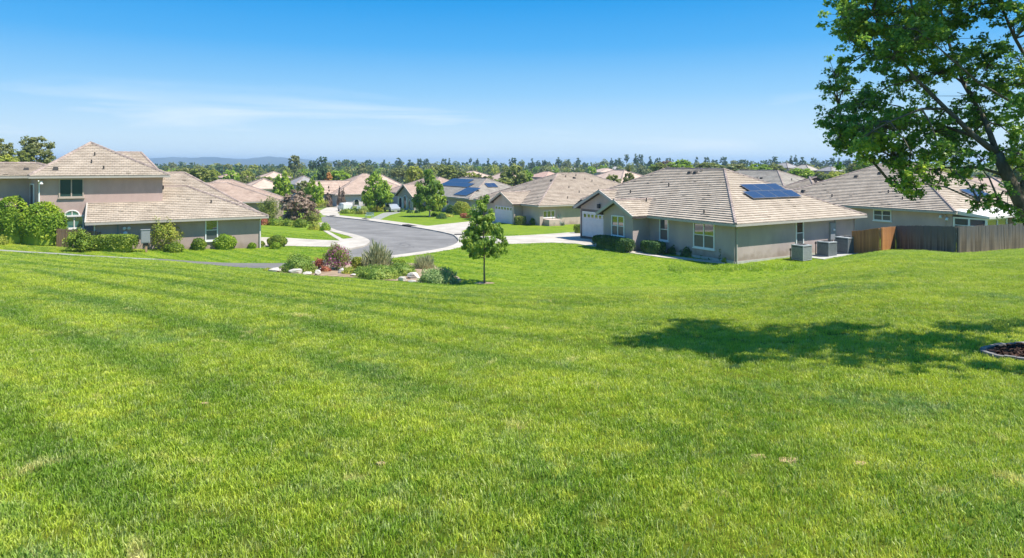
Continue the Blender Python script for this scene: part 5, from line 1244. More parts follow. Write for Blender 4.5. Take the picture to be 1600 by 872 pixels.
PLACE = [(0, 262, 'behind the two-storey house'), (262, 330, 'just right of the two-storey house'), (330, 400, 'below the first blue hill crest'), (400, 470, 'above the first leafy street tree'),
         (470, 540, 'above the second leafy street tree'), (540, 610, 'above the arched gateway house'), (610, 690, 'above the stone gabled entrance'), (690, 770, 'above the solar array'), (770, 850, 'above the round olive-green tree'),
         (850, 930, 'above the tall hipped beige house'), (930, 1010, 'above the conical olive tree'), (1010, 1090, 'above the grey house, left'), (1090, 1160, 'above the grey house, right'),
         (1160, 1240, 'above the brown-grey roof'), (1240, 1345, 'on the hillside at right'), (1345, 1800, 'behind the leaves of the leaning tree')]
def place_of(px):
    for a, b, t in PLACE:
        if a <= px < b: return t
    return PLACE[-1][2]
FT = []
def far_tree(px, ytop, wpx, Y, key, hpx=None, extra=''):
    x = (px - 800) / F * Y; zt = (HY - ytop) * Y / F; g = G(x, Y); H = zt - g
    if H < 2: H = 3; zt = g + H
    ch = min(H * .80, (hpx or wpx * 1.05) * Y / F); W = wpx * Y / F; tpl = rs.choice(TP[key])
    dd = 'near' if Y < 240 else 'distant' if Y < 420 else 'remote'
    lab = (extra or f'{dd} {DESC[key]}') + ' ' + place_of(px); gr = None if extra else lab + ' group'
    FT.append((px, lab, tree(lab, x, Y, W, ch, tpl, 'trees on the skyline and between the far roofs', ztop=zt, rot=rs.uniform(0, 6.28))))
SPECIAL = [(460, 242, 22, 300, ('tall', 'leaf_olive'), 28, 'tallest ragged eucalyptus-like tree, left one,'), (503, 243.5, 16, 300, ('pine', 'leaf_pine'), 22, 'tall open-crowned pine, right of the eucalyptus,'), (489, 250, 14, 300, ('pine', 'leaf_pine'), 16, 'shorter pine just left of the tall open-crowned one')]
TP[('tall', 'leaf_olive')] = [template('tall', 'leaf_olive', 150, 1100, .07, .35)]
for q in SPECIAL: far_tree(q[0], q[1], q[2], q[3], q[4], q[5], q[6])
for (px, yt_, w_) in ((954, 245), (962, 247)) and ((955, 246, 8), (962, 248, 7), (979, 240.5, 9), (968, 246, 8), (993, 240, 10), (1000, 240.5, 10), (1016, 244, 12), (1028, 246, 10), (1046, 246, 12), (1066, 247, 9), (1089, 244, 12), (1104, 245, 10), (1131, 244.5, 12), (1156, 249, 10), (1165, 249, 10),
                      (1211, 243.5, 11), (1236, 243, 11), (1243, 241, 8), (1254, 246, 14), (1271, 246, 10), (1300, 245.5, 10), (1311, 246, 10), (1325, 247, 12), (655, 247, 9), (666, 247, 9), (694, 247.5, 10), (702, 247, 10), (735, 247, 6), (746, 248, 6), (763, 247, 12), (801, 245.5, 12), (832, 246, 12), (850, 249, 10), (872, 246, 9), (888, 248, 8), (903, 247, 9), (600, 249, 12), (622, 247, 12), (575, 249, 14), (540, 249, 14), (640, 250, 12)):
    far_tree(px, yt_, w_, rs.uniform(430, 520), rs.choice([('pine', 'leaf_pine'), ('pine', 'leaf_pine'), ('cone', 'leaf_pine')]), w_ * 1.5)
for i in range(78):     # farthest dark row
    px = 225 + i * 14.4 + rs.uniform(-3, 3); ridge = 252.5 + (2.5 if px < 520 else 0) + 1.6 * math.sin(px * .02) - (1.5 if px > 930 else 0) + (1.0 if 560 < px < 640 else 0)
    far_tree(px, ridge + rs.uniform(-2.5, 2.5), rs.uniform(9, 16), rs.uniform(480, 640), rs.choice([('pine', 'leaf_pine'), ('pine', 'leaf_pine'), ('round', 'leaf_mid'), ('tall', 'leaf_pine'), ('round', 'leaf_olive')]))
for i in range(66):     # middle row
    px = 240 + i * 17 + rs.uniform(-5, 5)
    far_tree(px, 259 + 2 * math.sin(px * .03) + rs.uniform(-3, 3), rs.uniform(12, 20), rs.uniform(300, 420), rs.choice([('round', 'leaf_mid'), ('round', 'leaf_olive'), ('oval', 'leaf_mid'), ('round', 'leaf_yellow'), ('pine', 'leaf_pine'), ('wide', 'leaf_olive'), ('round', 'leaf_bright')]))
for i in range(44):      # nearer belt, mostly where the photo shows green between roofs
    px = rs.choice([rs.uniform(255, 345), rs.uniform(255, 560), rs.uniform(600, 720), rs.uniform(1140, 1360), rs.uniform(1140, 1360), rs.uniform(1350, 1640)])
    far_tree(px, 264.5 + rs.uniform(-2.5, 3), rs.uniform(14, 24), rs.uniform(205, 290) if px < 1150 or px > 1345 else rs.uniform(180, 225), rs.choice([('round', 'leaf_mid'), ('round', 'leaf_yellow'), ('round', 'leaf_bright'), ('round', 'leaf_olive'), ('oval', 'leaf_mid')]))
ORD = ['first', 'second', 'third', 'fourth', 'fifth', 'sixth', 'seventh', 'eighth', 'ninth', 'tenth', 'eleventh', 'twelfth']
byl = {}
for q in FT: byl.setdefault(q[1], []).append(q)
for lab, l in byl.items():
    l.sort(key=lambda q: q[0])
    if len(l) > 1:
        for i, q in enumerate(l): q[2]['label'] = lab + (', leftmost' if i == 0 else ', rightmost' if i == len(l) - 1 else f', {ORD[i]} from left')
# the rest of the tree belt reads as one mass
def belt():
    out = []; rg = np.random.default_rng(31); keys = [k for k in TP if k[0] != 'palm']
    for i in range(230):
        if i < 110: px, yt_, w_, Y = 215 + i * 10.4 + rg.uniform(-4, 4), 254.5 + (1.5 if i < 30 else 0) + rg.uniform(-2.5, 2), rg.uniform(10, 17), rg.uniform(500, 650)
        elif i < 190: px, yt_, w_, Y = 240 + (i - 110) * 14 + rg.uniform(-5, 5), 260 + rg.uniform(-2.5, 3), rg.uniform(13, 20), rg.uniform(330, 450)
        else: px, yt_, w_, Y = rg.choice([rg.uniform(255, 560), rg.uniform(1140, 1640)]), 266 + rg.uniform(-2, 3), rg.uniform(16, 24), rg.uniform(215, 290)
        k = keys[rg.integers(0, len(keys))]; cm_, _ = TP[k][0]; v = np.empty(len(cm_.vertices) * 3, np.float32); cm_.vertices.foreach_get('co', v); v = v.reshape(-1, 3)
        x = (px - 800) / F * Y; zt = (HY - yt_) * Y / F; g = G(x, Y); ch = max(4, (zt - g)) * .95; a_ = rg.uniform(0, 6.28); c, s_ = math.cos(a_), math.sin(a_); W = w_ * Y / F
        q = np.stack([(v[:, 0] * c - v[:, 1] * s_) * W + x, (v[:, 0] * s_ + v[:, 1] * c) * W + Y, v[:, 2] * ch + max(zt - ch, g)], -1); out.append((k[1], q))
    for j, m in enumerate(sorted(set(k for k, _ in out))):
        V = np.concatenate([q for k, q in out if k == m]).reshape(-1, 4, 3)
        setp(link('tree_belt', npmesh('tree_belt', V, 4, M[m]), M[m]), {'leaf_pine': 'dark green', 'leaf_mid': 'mid green', 'leaf_olive': 'olive green', 'leaf_yellow': 'yellow-green', 'leaf_bright': 'bright green'}[m] + ' foliage of the merged tree belt below the skyline', 'trees', kind='stuff')
belt()
# the wooded plain beyond, one mass
rng = np.random.default_rng(9); n = 26000; Yw = 560 * np.exp(rng.uniform(0, 1.7, n)); Xw = rng.uniform(-1.25, 1.25, n) * Yw; zw = Gf(Xw, Yw)
hh = rng.uniform(4, 15, n) * (.7 + .3 * np.sin(Xw * .02) * np.sin(Yw * .013)); P = np.stack([Xw, Yw, zw + hh * rng.uniform(.45, 1, n)], -1)
V = leaves(P, np.tile([0, -.6, .8], (n, 1)), 3.0, rng, 'quad', .8)
setp(link('distant_woodland', npmesh('distant_woodland', V, 4, M['leaf_mid']), M['leaf_mid']), 'mass of distant green woodland filling the plain below the skyline', 'woodland', kind='stuff')
# blue hills far off
def hills():
    X = np.linspace(-3400, 900, 200); rows = []
    Ys = [3900, 4050, 4200, 4400, 4700, 5000]; prof = [0, .35, .7, 1, .6, 0]
    px = X / 4400 * F + 800
    top = np.interp(px, [0, 120, 255, 300, 340, 375, 420, 430, 500, 540, 600, 700, 1000], [248.5, 249, 247.5, 248, 246, 249.5, 247, 247, 251, 254, 257, 259, 262])
    Z = (HY - top + 1.2) * 4400 / F
    nzs = 3.2 * np.sin(X * .011) + 1.8 * np.sin(X * .031 + 1) + 1.2 * np.sin(X * .07)
    vs = []; fs = []
    for j, (y_, p) in enumerate(zip(Ys, prof)):
        for i in range(len(X)): vs.append((X[i], y_ + 25 * math.sin(X[i] * .01 + j), -45 + (Z[i] + nzs[i] * (1 if p == 1 else 1.6) + 45) * p + (5 * math.sin(X[i] * .02 + j * 2) if 0 < p < 1 else 0)))
    n_ = len(X)
    for j in range(len(Ys) - 1):
        for i in range(n_ - 1): fs.append((j * n_ + i, j * n_ + i + 1, (j + 1) * n_ + i + 1, (j + 1) * n_ + i))
    me = bpy.data.meshes.new('hills'); me.from_pydata(vs, [], fs); me.polygons.foreach_set('use_smooth', [True] * len(fs)); me.update()
    setp(link('hills', me, M['hill']), kind='structure')
hills()
# ------------------------------------------------------------------ the leaning tree at right, its bed and stone edging
TX, TY = 8.35, 9.0
def V3(px, py, Y):
    Y = 8.8 + (Y - 8.8) * 1.25 + 1.95 * min(1, max(0, (1600 - px) / 230)); return Vector(((px - 800) / F * Y, Y, (HY - py) * Y / F))
tz = G(TX, TY)
lt = bpy.data.objects.new('leaning_tree', None); C.objects.link(lt); lt.location = (TX, TY, tz); setp(lt, 'large leafy tree leaning in from the right, trunk rising from the edged bed', 'tree')
O0 = Vector((TX, TY, tz))
def limb(pts, rad, name='limb', n=8):
    rad = [r_ * (.54 if name == 'limb' else .72) for r_ in rad]; mb = MB(); mb.tube([p - O0 for p in pts], rad, n); return mb.build(name, M['bark'], lt, smooth=True)
trunk_pts = [Vector((TX + .05, TY, tz - .2)), Vector((TX - .16, TY, tz + .38)), Vector((TX - .52, TY, tz + .85)), V3(1662, 430, 8.95), V3(1625, 375, 8.9), V3(1597, 322, 8.85), V3(1574, 275, 8.8), V3(1558, 240, 8.75)]
limb(trunk_pts, [.235, .18, .16, .145, .13, .118, .105, .095], 'trunk', 12)
fork = trunk_pts[-1]
BR = [([fork, V3(1524, 214, 8.6), V3(1478, 170, 8.4), V3(1430, 122, 8.2), V3(1390, 70, 8.1), V3(1362, 20, 8.0)], [.085, .07, .055, .04, .026, .012]),
      ([V3(1524, 214, 8.6), V3(1440, 185, 8.9), V3(1370, 170, 9.1), V3(1310, 165, 9.2)], [.045, .032, .02, .008]),
      ([fork, V3(1540, 190, 8.9), V3(1505, 130, 9.2), V3(1480, 60, 9.5), V3(1462, -20, 9.8), V3(1450, -90, 10)], [.08, .065, .05, .04, .028, .012]),
      ([V3(1478, 170, 8.4), V3(1440, 170, 7.9), V3(1390, 190, 7.6), V3(1345, 215, 7.5)], [.04, .03, .02, .008]),
      ([V3(1574, 275, 8.8), V3(1530, 262, 8.6), V3(1475, 262, 8.4), V3(1420, 270, 8.2), V3(1395, 290, 8.1)], [.045, .035, .025, .016, .007]),
      ([V3(1590, 310, 8.85), V3(1606, 268, 9.1), V3(1640, 215, 9.3), V3(1690, 130, 9.5), V3(1720, 40, 9.6)], [.08, .07, .06, .045, .02]),
      ([V3(1662, 180, 9.4), V3(1620, 120, 9.3), V3(1586, 60, 9.2), V3(1562, 5, 9.1), V3(1545, -60, 9.0)], [.055, .048, .038, .028, .012]),
      ([V3(1640, 215, 9.3), V3(1590, 165, 9.0), V3(1530, 130, 8.6), V3(1450, 60, 8.0), V3(1420, 0, 7.8)], [.04, .035, .026, .018, .008]),
      ([V3(1625, 375, 8.9), V3(1600, 330, 8.5), V3(1560, 312, 8.2), V3(1530, 315, 8.0)], [.03, .024, .016, .007]),
      ([V3(1690, 130, 9.5), V3(1760, 60, 9.0), V3(1800, -20, 8.7)], [.045, .03, .012]), ([V3(1640, 215, 9.3), V3(1730, 190, 10), V3(1800, 150, 10.4)], [.04, .028, .012]),
      ([V3(1505, 130, 9.2), V3(1440, 80, 9.9), V3(1400, 20, 10.4)], [.035, .022, .01]), ([V3(1600, 165, 9), V3(1640, 90, 8.1), V3(1650, 10, 7.6)], [.035, .025, .01])]
for p, r_ in BR: limb(p, r_)
rng = np.random.default_rng(12)
CL = []   # clumps: column, row, depth, radius (m)
def cl(px, py, Y, r):
    if py > 235 and px > 1485: r *= .72
    CL.append((px, py, Y, r))
for q in ((1325, 22, 8.0, .20), (1345, 45, 8.1, .24), (1330, 62, 8.0, .16), (1362, 80, 8.1, .22), (1370, 20, 7.9, .28), (1400, 45, 8.2, .30), (1395, 92, 8.3, .24), (1425, 15, 8.0, .32), (1430, 70, 8.1, .30), (1335, -5, 8.2, .3), (1385, -25, 8.1, .36), (1450, -30, 8.5, .4),
          (1303, 112, 8.9, .17), (1296, 128, 9, .11), (1318, 140, 9, .22), (1300, 182, 9.1, .15), (1318, 200, 9, .22), (1292, 186, 9.1, .10), (1345, 168, 8.8, .26), (1340, 200, 8.6, .27), (1330, 228, 8.2, .23), (1352, 247, 8, .20), (1372, 160, 8.6, .22), (1378, 205, 8.3, .30), (1385, 240, 8.0, .24),
          (1410, 130, 8.4, .22), (1418, 180, 8.4, .28), (1425, 225, 8.2, .28), (1410, 262, 8.1, .16), (1432, 296, 8.1, .12), (1410, 276, 8.1, .12), (1420, 290, 8.1, .11), (1428, 308, 8.1, .07), (1400, 284, 8.1, .08), (1445, 258, 8.2, .18), (1455, 285, 8.2, .08),
          (1465, 115, 8.6, .28), (1470, 60, 8.6, .34), (1462, 205, 8.6, .26), (1478, 240, 8.5, .24), (1495, 20, 8.9, .34), (1500, 95, 9, .30), (1515, 150, 8.8, .25), (1520, 195, 9.1, .22), (1535, 250, 8.3, .17), (1505, 270, 8.5, .17), (1545, 100, 9.2, .26), (1565, 130, 9.3, .22), (1540, 180, 9.3, .18),
          (1528, 318, 8.1, .12), (1545, 308, 8.1, .15), (1562, 322, 8.2, .15), (1580, 336, 8.3, .10), (1575, 300, 8.2, .14), (1535, 295, 8.1, .13), (1590, 240, 8.8, .20), (1585, 215, 9.2, .14), (1605, 260, 8.8, .2), (1602, 130, 9.2, .25), (1595, 95, 9.3, .2), (1560, 15, 9.1, .18), (1582, 40, 9.2, .13), (1605, 20, 9.2, .22), (1540, -10, 9.0, .25),
          (1500, -30, 9.2, .4), (1560, -60, 9, .4)): cl(*q)
for _ in range(95):        # the part of the crown beyond the frame, above and to the right
    px = rng.uniform(1380, 1860); py = rng.uniform(-170, 330) if px > 1630 else rng.uniform(-150, -50)
    if ((px - 1650) / 260) ** 2 + ((py - 60) / 260) ** 2 > 1: continue
    cl(px, py, rng.uniform(7.9, 10.3), rng.uniform(.20, .38))
for _ in range(46):        # depth of the crown in front of and behind the traced clumps
    q = CL[rng.integers(0, 60)]; dY = rng.uniform(-.75, .75); k = (q[2] + dY)
    cl(q[0] + rng.uniform(-14, 14), q[1] + rng.uniform(-12, 12), k, q[3] * rng.uniform(.7, 1.0))
Ps = []; Ns = []; tw = MB()
for (px, py, Y, r_) in CL:
    c = V3(px, py, Y) - O0; n = int(560 * (r_ / .25) ** 2.3 * .98) + 18
    sub = [np.array(c) + rng.normal(0, r_ * .66, 3) * np.array([1.15, 1.2, .9]) for _ in range(max(4, int(r_ / .019)))]
    for s_ in sub:
        k = max(4, n // len(sub)); d = sph(rng, k); Ps.append(s_ + d * ((.05 + r_ * .20) * rng.uniform(.2, 1.1, k))[:, None] * np.array([1.1, 1.1, .75])); Ns.append(d * .6 + np.array([0, 0, .8]))
        tw.tube([tuple(np.array(c) + (np.array(s_) - np.array(c)) * -.35), tuple(s_)], [.006, .003], 3)
# twigs from each clump to the nearest limb point
LP = [p - O0 for pts, _ in BR for p in pts]
for (px, py, Y, r_) in CL:
    c = V3(px, py, Y) - O0; q = min(LP, key=lambda p: (p - c).length); m_ = q.lerp(c, .5) + Vector((0, 0, .06)); tw.tube([q, m_, c], [.014, .010, .004], 4)
tw.build('twigs', M['bark'], lt)
P = np.concatenate(Ps); Nn = np.concatenate(Ns)
link('crown', npmesh('crown', leaves(P, Nn, .030, rng, 'maple', .85, .3), 8, M['leaf_big']), M['leaf_big'], lt)
# bed under it: curved stone edging and bark mulch
EX, EY, ERX, ERY = 8.15, 8.80, 1.92, .74
def ell(k, s=1.0, t0=0): return [(EX + ERX * s * math.cos(t), EY + ERY * s * math.sin(t)) for t in np.linspace(0, 2 * math.pi, k + 1)[:-1]]
sheet('mulch_bed', ell(40, .97), .025, M['bark_mulch'], .1)
n = 5200; t = rng.uniform(0, 2 * math.pi, n); rr2 = np.sqrt(rng.uniform(0, 1, n)) * .93; X = EX + ERX * rr2 * np.cos(t); Y_ = EY + ERY * rr2 * np.sin(t); Z = Gf(X, Y_) + .035 + rng.uniform(0, .02, n)
setp(link('bark_chips', npmesh('bark_chips', leaves(np.stack([X, Y_, Z], -1), np.tile([0, 0, 1.0], (n, 1)), .028, rng, 'quad', .6), 4, M['bark_mulch']), M['bark_mulch']), 'dark bark chips covering the edged bed below the leaning tree', 'mulch', kind='stuff')
ed = bpy.data.objects.new('stone_edging', None); C.objects.link(ed); ed.location = (EX, EY, G(EX, EY)); setp(ed, 'pale curved stone edging around the dark mulch bed', 'edging')
pts = ell(46)
for i in range(46):
    a, b = pts[i], pts[(i + 1) % 46]; mb = MB(); za = G(*a) - ed.location.z; zb_ = G(*b) - ed.location.z
    A_ = Vector((a[0] - EX, a[1] - EY, za + .005)); B_ = Vector((b[0] - EX, b[1] - EY, zb_ + .005)); d = (B_ - A_) * .03
    mb.bar(A_ + d, B_ - d, .060, .085 + .012 * math.sin(i * 2.3)); mb.build('stone', M['edging'], ed)
# ------------------------------------------------------------------ small things
# utility cabinet on a timber post
x, y = gp(224, 395.5); y += .3; z = G(x, y)
uc = bpy.data.objects.new('utility_cabinet', None); C.objects.link(uc); uc.location = (x, y, z); uc.rotation_euler = (0, 0, R(30)); setp(uc, 'grey utility cabinet on a timber post before the grey low wall', 'utility cabinet')
s1 = y / F
mb = MB(); mb.box(-.31, -.14, 14.5 * s1, .31, .14, 34.5 * s1); cb = mb.build('cabinet', M['box_grey'], uc)
mb = MB(); mb.box(-.33, -.17, 34.5 * s1, .33, .16, 35.5 * s1); mb.build('lid', M['box_grey'], cb)
mb = MB(); mb.box(-.27, -.155, 16 * s1, .27, -.141, 33 * s1); dr = mb.build('door', M['box_grey'], uc)
mb = MB(); mb.box(-.16, -.09, 10.5 * s1, .2, .11, 14.5 * s1); mb.build('cable_box', M['dark'], uc)
mb = MB(); mb.box(-.02, -.06, -.3, .12, .06, 11 * s1); mb.build('post', M['brown_wood'], uc)
# pale green bench by the kerb, dark kerb inlets, bench shadow as a dark slab
x, y = gp(577, 341.5); z = G(x, y) + .03
bn = bpy.data.objects.new('bench', None); C.objects.link(bn); bn.location = (x, y, z); bn.rotation_euler = (0, 0, R(-22)); setp(bn, 'small pale green bench at the far kerb of the road', 'bench')
for zz_ in (.52, .66, .80): mb = MB(); mb.box(-.7, .20, zz_, .7, .23, zz_ + .10); mb.build('back_slat', M['bench'], bn)
for yy_ in (-.24, -.08, .08): mb = MB(); mb.box(-.7, yy_, .40, .7, yy_ + .13, .43); mb.build('seat_slat', M['bench'], bn)
for sx in (-.62, .57):
    for yy_ in (-.22, .18): mb = MB(); mb.box(sx, yy_, 0, sx + .06, yy_ + .05, .40 if yy_ < 0 else .92); mb.build('leg', M['bench'], bn)
    mb = MB(); mb.box(sx, -.22, .58, sx + .05, .18, .62); mb.build('armrest', M['bench'], bn)
for lab, px, py, wpx, dpt in (('dark kerb inlet at the top of the road, left of the bench', 520, 337.6, 15, .7), ('long dark kerb inlet beside the road, in front of the white-trunked tree', 640, 352.8, 36, .9), ('dark inlet in the gutter under the bench', 571, 342.8, 20, .55),
                              ('dark curved kerb inlet beside the young tree crown, on the far kerb', 716, 367, 12, .8)):
    x, y = gp(px, py); w_ = wpx * y / F; z = G(x, y); a, b = gp(px - 5, py - .75 if px < 700 else py - 3); ang = math.atan2(y - b, x - a)
    dr_ = bpy.data.objects.new('kerb_inlet_and_shade', None); C.objects.link(dr_); dr_.location = (x, y, z); dr_.rotation_euler = (0, 0, ang); setp(dr_, lab, 'drain', 'kerb inlets along the road')
    mb = MB(); mb.box(-w_ / 2, -dpt / 2, -.1, w_ / 2, dpt / 2, .060); mb.build('inlet_and_shade_slab', M['grate_and_shade'], dr_)
    for i in range(int(w_ / .16)):
        mb = MB(); q = -w_ / 2 + .08 + i * .16; mb.box(q, -dpt / 2 + .04, .061, q + .05, dpt / 2 - .04, .085); mb.build('bar', M['iron'], dr_)
# yard sign
x, y = gp(561, 332); z = G(x, y)
sg = bpy.data.objects.new('yard_sign', None); C.objects.link(sg); sg.location = (x, y, z); setp(sg, 'small white square yard sign with a dark mark near the street end', 'sign')
s1 = y / F; mb = MB(); mb.box(-3.4 * s1, -.02, 5 * s1, 3.4 * s1, .02, 10.6 * s1); mb.build('board', M['white'], sg)
for sx in (-2.6, 2.4): mb = MB(); mb.box(sx * s1, .021, -.2, (sx + .4) * s1, .06, 10 * s1); mb.build('post', M['white'], sg)
mb = MB(); mb.prism([(-.9 * s1, -.6 * s1), (1.0 * s1, -.6 * s1), (.1 * s1, 1.4 * s1)], .021, .03); me = mb.mesh('mark', M['dark']); o = link('mark', me, M['dark'], sg); o.rotation_euler = (R(90), 0, 0); o.location = (0, 0, 7.2 * s1)
# cars
def car(label, px, py, L, rot, body, van=False, H=1.45):
    x, y = gp(px, py); r = bpy.data.objects.new('parked_van' if van else 'parked_car', None); C.objects.link(r); r.location = (x, y, G(x, y) + .02); r.rotation_euler = (0, 0, R(rot)); setp(r, label, 'van' if van else 'car')
    W = 1.8; h = H
    prof = ([(0, .35), (.02, .85), (.05 * L, h * .55), (.16 * L, h * .60), (.27 * L, h * .97), (.35 * L, h), (.97 * L, h), (L, h * .9), (L, .35)] if van else
            [(0, .35), (.02, .68), (.06 * L, .78), (.26 * L, .90), (.38 * L, h * .96), (.46 * L, h), (.68 * L, h), (.86 * L, .98), (.98 * L, .92), (L, .70), (L, .35)])
    n = len(prof); mb = MB(); w1 = W / 2; vs = []
    for s_ in (-1, 1):
        for (a, z) in prof: ins = .0 if z < h * .62 else .14 * (z - h * .62) / (h * .38); vs.append((a - L / 2, s_ * (w1 - ins), z))
    mb.add(vs, [tuple(range(n)), tuple(range(2 * n - 1, n - 1, -1))] + [(i, n + i, n + (i + 1) % n, (i + 1) % n) for i in range(n)]); mb.build('body', M[body], r)
    for s_ in (-1, 1):
        gw = [(.30, .66), (.40, .92), (.66, .92), (.80, .68)] if not van else [(.22, .62), (.29, .90), (.55, .90), (.55, .62)]
        mb = MB(); q = [((a - .5) * L, s_ * (w1 - .02 - (.10 if z > .8 else .0)), z * h) for a, z in gw]; q2 = [(a, b + s_ * .03, c) for a, b, c in q]
        mb.add(q + q2, [(0, 1, 2, 3), (7, 6, 5, 4), (0, 4, 5, 1), (1, 5, 6, 2), (2, 6, 7, 3), (3, 7, 4, 0)]); mb.build('side_window', M['pane'], r)
        for a in (.18, .80):
            mb = MB(); mb.tube([((a - .5) * L, s_ * (w1 - .17), .32), ((a - .5) * L, s_ * (w1 + .02), .32)], [.32, .32], 14); wh = mb.build('wheel', M['tyre'], r)
            mb = MB(); mb.tube([((a - .5) * L, s_ * (w1 + .0), .32), ((a - .5) * L, s_ * (w1 + .035), .32)], [.19, .17], 10); mb.build('rim', M['alu'], wh)
        mb = MB(); mb.box(-L / 2 - .02, s_ * .72 - .16, .62, -L / 2 + .05, s_ * .72 + .16, .76); mb.build('headlight', M['white'], r)
    mb = MB(); a0_, a1_ = ((.17, .27) if van else (.27, .375)); z0_, z1_ = (h * .63, h * .93) if van else (.93, h * .93)
    mb.hexa([((a0_ - .5) * L - .02, -w1 + .18, z0_), ((a1_ - .5) * L - .02, -w1 + .24, z1_), ((a1_ - .5) * L - .02, w1 - .24, z1_), ((a0_ - .5) * L - .02, w1 - .18, z0_), ((a0_ - .5) * L + .0, -w1 + .18, z0_ + .03), ((a1_ - .5) * L, -w1 + .24, z1_ + .03), ((a1_ - .5) * L, w1 - .24, z1_ + .03), ((a0_ - .5) * L, w1 - .18, z0_ + .03)])
    mb.build('windscreen', M['pane'], r); return r
car('white van parked at the far end of the street behind low planting', 539, 330.0, 4.6, -62, 'white', True, 1.55)
car('silver car parked on the shaded drive behind the flowering hedge', 612, 331, 4.3, -60, 'silver')
# bare soil spots in the lawn
for i, (px, py, wpx, hpx) in enumerate(((1185, 716, 26, 10), (1231, 721, 30, 12), (596, 727, 16, 6), (320, 632, 14, 5), (500, 462, 14, 3), (1345, 728, 24, 5))):
    u = (px - 800) / F; Y = 3.0
    for _ in range(400):
        if G(u * Y, Y) / Y > -(py - HY) / F: break
        Y += .03
    w_ = wpx * Y / F; X = u * Y; rg = np.random.default_rng(i + 3); k = 14
    poly = [(X + w_ / 2 * math.cos(t) * rg.uniform(.6, 1.15), Y + w_ * .45 * math.sin(t) * rg.uniform(.6, 1.15)) for t in np.linspace(0, 2 * math.pi, k + 1)[:-1]]
    o = sheet('bare_soil', poly, .014, M['dirt'], .03)
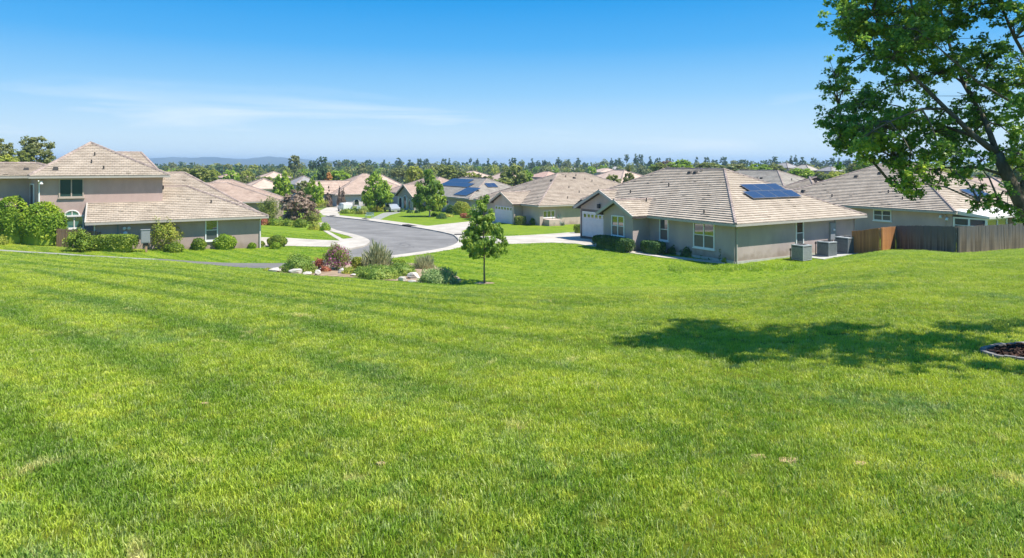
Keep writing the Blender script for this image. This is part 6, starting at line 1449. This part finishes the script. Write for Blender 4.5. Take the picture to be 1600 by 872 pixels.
# ------------------------------------------------------------------ grass blades on the near slope
def grass():
    col = bpy.data.collections.new('grass_tufts'); rng = np.random.default_rng(2)
    for v in range(6):
        nb = 17; V = []; Fs = []
        for b in range(nb):
            a = rng.uniform(0, 6.28); r_ = .065 * math.sqrt(rng.random()); x, y = r_ * math.cos(a), r_ * math.sin(a); h = rng.uniform(.022, .048) * (1.4 if rng.random() < .10 else 1); w_ = rng.uniform(.0022, .0042)
            ta = rng.uniform(0, 6.28); ln = rng.uniform(.1, .85) * h; dx, dy = math.cos(ta) * ln, math.sin(ta) * ln; sx, sy = -math.sin(ta + rng.uniform(-.9, .9)) * w_, math.cos(ta + rng.uniform(-.9, .9)) * w_
            k = len(V); V += [(x - sx, y - sy, -.012), (x + sx, y + sy, -.012), (x + dx * .35 + sx * .9, y + dy * .35 + sy * .9, h * .6), (x + dx * .35 - sx * .9, y + dy * .35 - sy * .9, h * .6), (x + dx, y + dy, h)]
            Fs += [(k, k + 1, k + 2, k + 3), (k + 3, k + 2, k + 4)]
        me = bpy.data.meshes.new('tuft'); me.from_pydata(V, [], Fs); me.materials.append(M['blade']); o = bpy.data.objects.new('tuft', me); col.objects.link(o)
    # points: density falls with distance, size grows a little
    pts = []; scs = []
    for (y0, y1, dn, s0) in ((-2.0, 2.9, 260, 1.0), (2.9, 6, 480, 1.0), (6, 10, 330, 1.0), (10, 16, 200, 1.05), (16, 25, 90, 1.2), (25, 40, 34, 1.5), (40, 72, 17, 1.9)):
        hw = .80; sd_ = 5.0; A_ = hw * (y1 ** 2 - y0 ** 2) + 2 * sd_ * (y1 - y0); n = int(A_ * dn * 1.25)
        Y = rng.uniform(y0, y1, n); W_ = hw * Y + sd_; k_ = rng.random(n) < W_ / (hw * y1 + sd_) ; Y = Y[k_]; W_ = W_[k_]; n = len(Y); X = rng.uniform(-1, 1, n) * W_
        pts.append(np.stack([X, Y], -1)); scs.append(np.full(n, s0))
    Pq = np.concatenate(pts); S = np.concatenate(scs); X, Y = Pq[:, 0], Pq[:, 1]
    keep = (((X - EX) / (ERX + .05)) ** 2 + ((Y - EY) / (ERY + .05)) ** 2) > 1
    for nm, poly in SHEETS:
        if nm not in ('bare_soil',): keep &= ~inpoly(X, Y, poly)
    keep &= ~inpoly(X, Y, ROAD)
    for h_ in HOUSES:
        if h_.o[1] > 80: continue
        dx, dy = X - h_.o[0], Y - h_.o[1]; lx, ly = dx * h_.c + dy * h_.s, -dx * h_.s + dy * h_.c
        for (a0_, a1_, b0_, b1_, _z) in h_.blocks: keep &= ~((lx > a0_ + .5) & (lx < a1_ - .5) & (ly > b0_ + .5) & (ly < b1_ - .5))
    X, Y, S = X[keep], Y[keep], S[keep]
    # a ragged unmown line along the lip of the slope
    uu = rng.uniform(.235, .43, 1500); yc = np.array([min(np.arange(24, 48, .5), key=lambda q: -G(u_ * q, q) / q) for u_ in np.linspace(.235, .43, 14)])
    yl = np.interp(uu, np.linspace(.235, .43, 14), yc) + rng.normal(0, .45, 1500) - .3; ok = rng.random(1500) < (.55 + .45 * np.sin(uu * 160))
    X = np.concatenate([X, (uu * yl)[ok]]); Y = np.concatenate([Y, yl[ok]]); S = np.concatenate([S, np.full(ok.sum(), 4.2)])
    n = len(X); Z = Gf(X, Y)
    clump = .5 + .5 * np.sin(X * 2.1 + 1.7 * np.sin(Y * 1.3)) * np.sin(Y * 2.7 + 1.1 * np.sin(X * 1.9))
    S = S * rng.uniform(.65, 1.15, n) * (.90 + .22 * clump)
    me = bpy.data.meshes.new('grass_blades'); me.vertices.add(n); me.vertices.foreach_set('co', np.stack([X, Y, Z], -1).astype(np.float32).ravel())
    at = me.attributes.new('rot', 'FLOAT_VECTOR', 'POINT'); at.data.foreach_set('vector', np.stack([rng.normal(0, .12, n), rng.normal(0, .12, n), rng.uniform(0, 6.28, n)], -1).astype(np.float32).ravel())
    at = me.attributes.new('scl', 'FLOAT', 'POINT'); at.data.foreach_set('value', S.astype(np.float32))
    at = me.attributes.new('idx', 'INT', 'POINT'); at.data.foreach_set('value', rng.integers(0, 6, n).astype(np.int32))
    o = link('grass_blades', me, None); setp(o, 'green mown grass blades covering the near slope', 'grass', kind='stuff')
    ng = bpy.data.node_groups.new('grass', 'GeometryNodeTree'); ng.interface.new_socket('Geometry', in_out='INPUT', socket_type='NodeSocketGeometry'); ng.interface.new_socket('Geometry', in_out='OUTPUT', socket_type='NodeSocketGeometry')
    gi = ng.nodes.new('NodeGroupInput'); go = ng.nodes.new('NodeGroupOutput'); mp_ = ng.nodes.new('GeometryNodeMeshToPoints'); ci = ng.nodes.new('GeometryNodeCollectionInfo'); io = ng.nodes.new('GeometryNodeInstanceOnPoints')
    ci.inputs['Collection'].default_value = col; ci.inputs['Separate Children'].default_value = True; ci.inputs['Reset Children'].default_value = True
    def attr(nm, ty):
        a_ = ng.nodes.new('GeometryNodeInputNamedAttribute'); a_.data_type = ty; a_.inputs['Name'].default_value = nm; return a_.outputs['Attribute']
    L = ng.links; L.new(gi.outputs[0], mp_.inputs[0]); L.new(mp_.outputs[0], io.inputs['Points']); L.new(ci.outputs[0], io.inputs['Instance']); io.inputs['Pick Instance'].default_value = True
    L.new(attr('idx', 'INT'), io.inputs['Instance Index']); L.new(attr('rot', 'FLOAT_VECTOR'), io.inputs['Rotation']); L.new(attr('scl', 'FLOAT'), io.inputs['Scale']); L.new(io.outputs[0], go.inputs[0])
    md = o.modifiers.new('grass', 'NODES'); md.node_group = ng
    print('grass tufts', n)
grass()
# ------------------------------------------------------------------ haze
hz = MB(); hz.box(-6900, -60, -56, 6900, 7400, 46)
hm = bpy.data.materials.new('haze'); hm.use_nodes = True; t = hm.node_tree; t.nodes.clear(); ov = N(t, 'ShaderNodeOutputMaterial'); pv = N(t, 'ShaderNodeVolumePrincipled')
pv.inputs['Color'].default_value = (.56, .78, 1, 1); pv.inputs['Density'].default_value = 2.3e-4; pv.inputs['Anisotropy'].default_value = .2
t.links.new(pv.outputs[0], ov.inputs['Volume'])
setp(hz.build('haze', hm), kind='stuff')
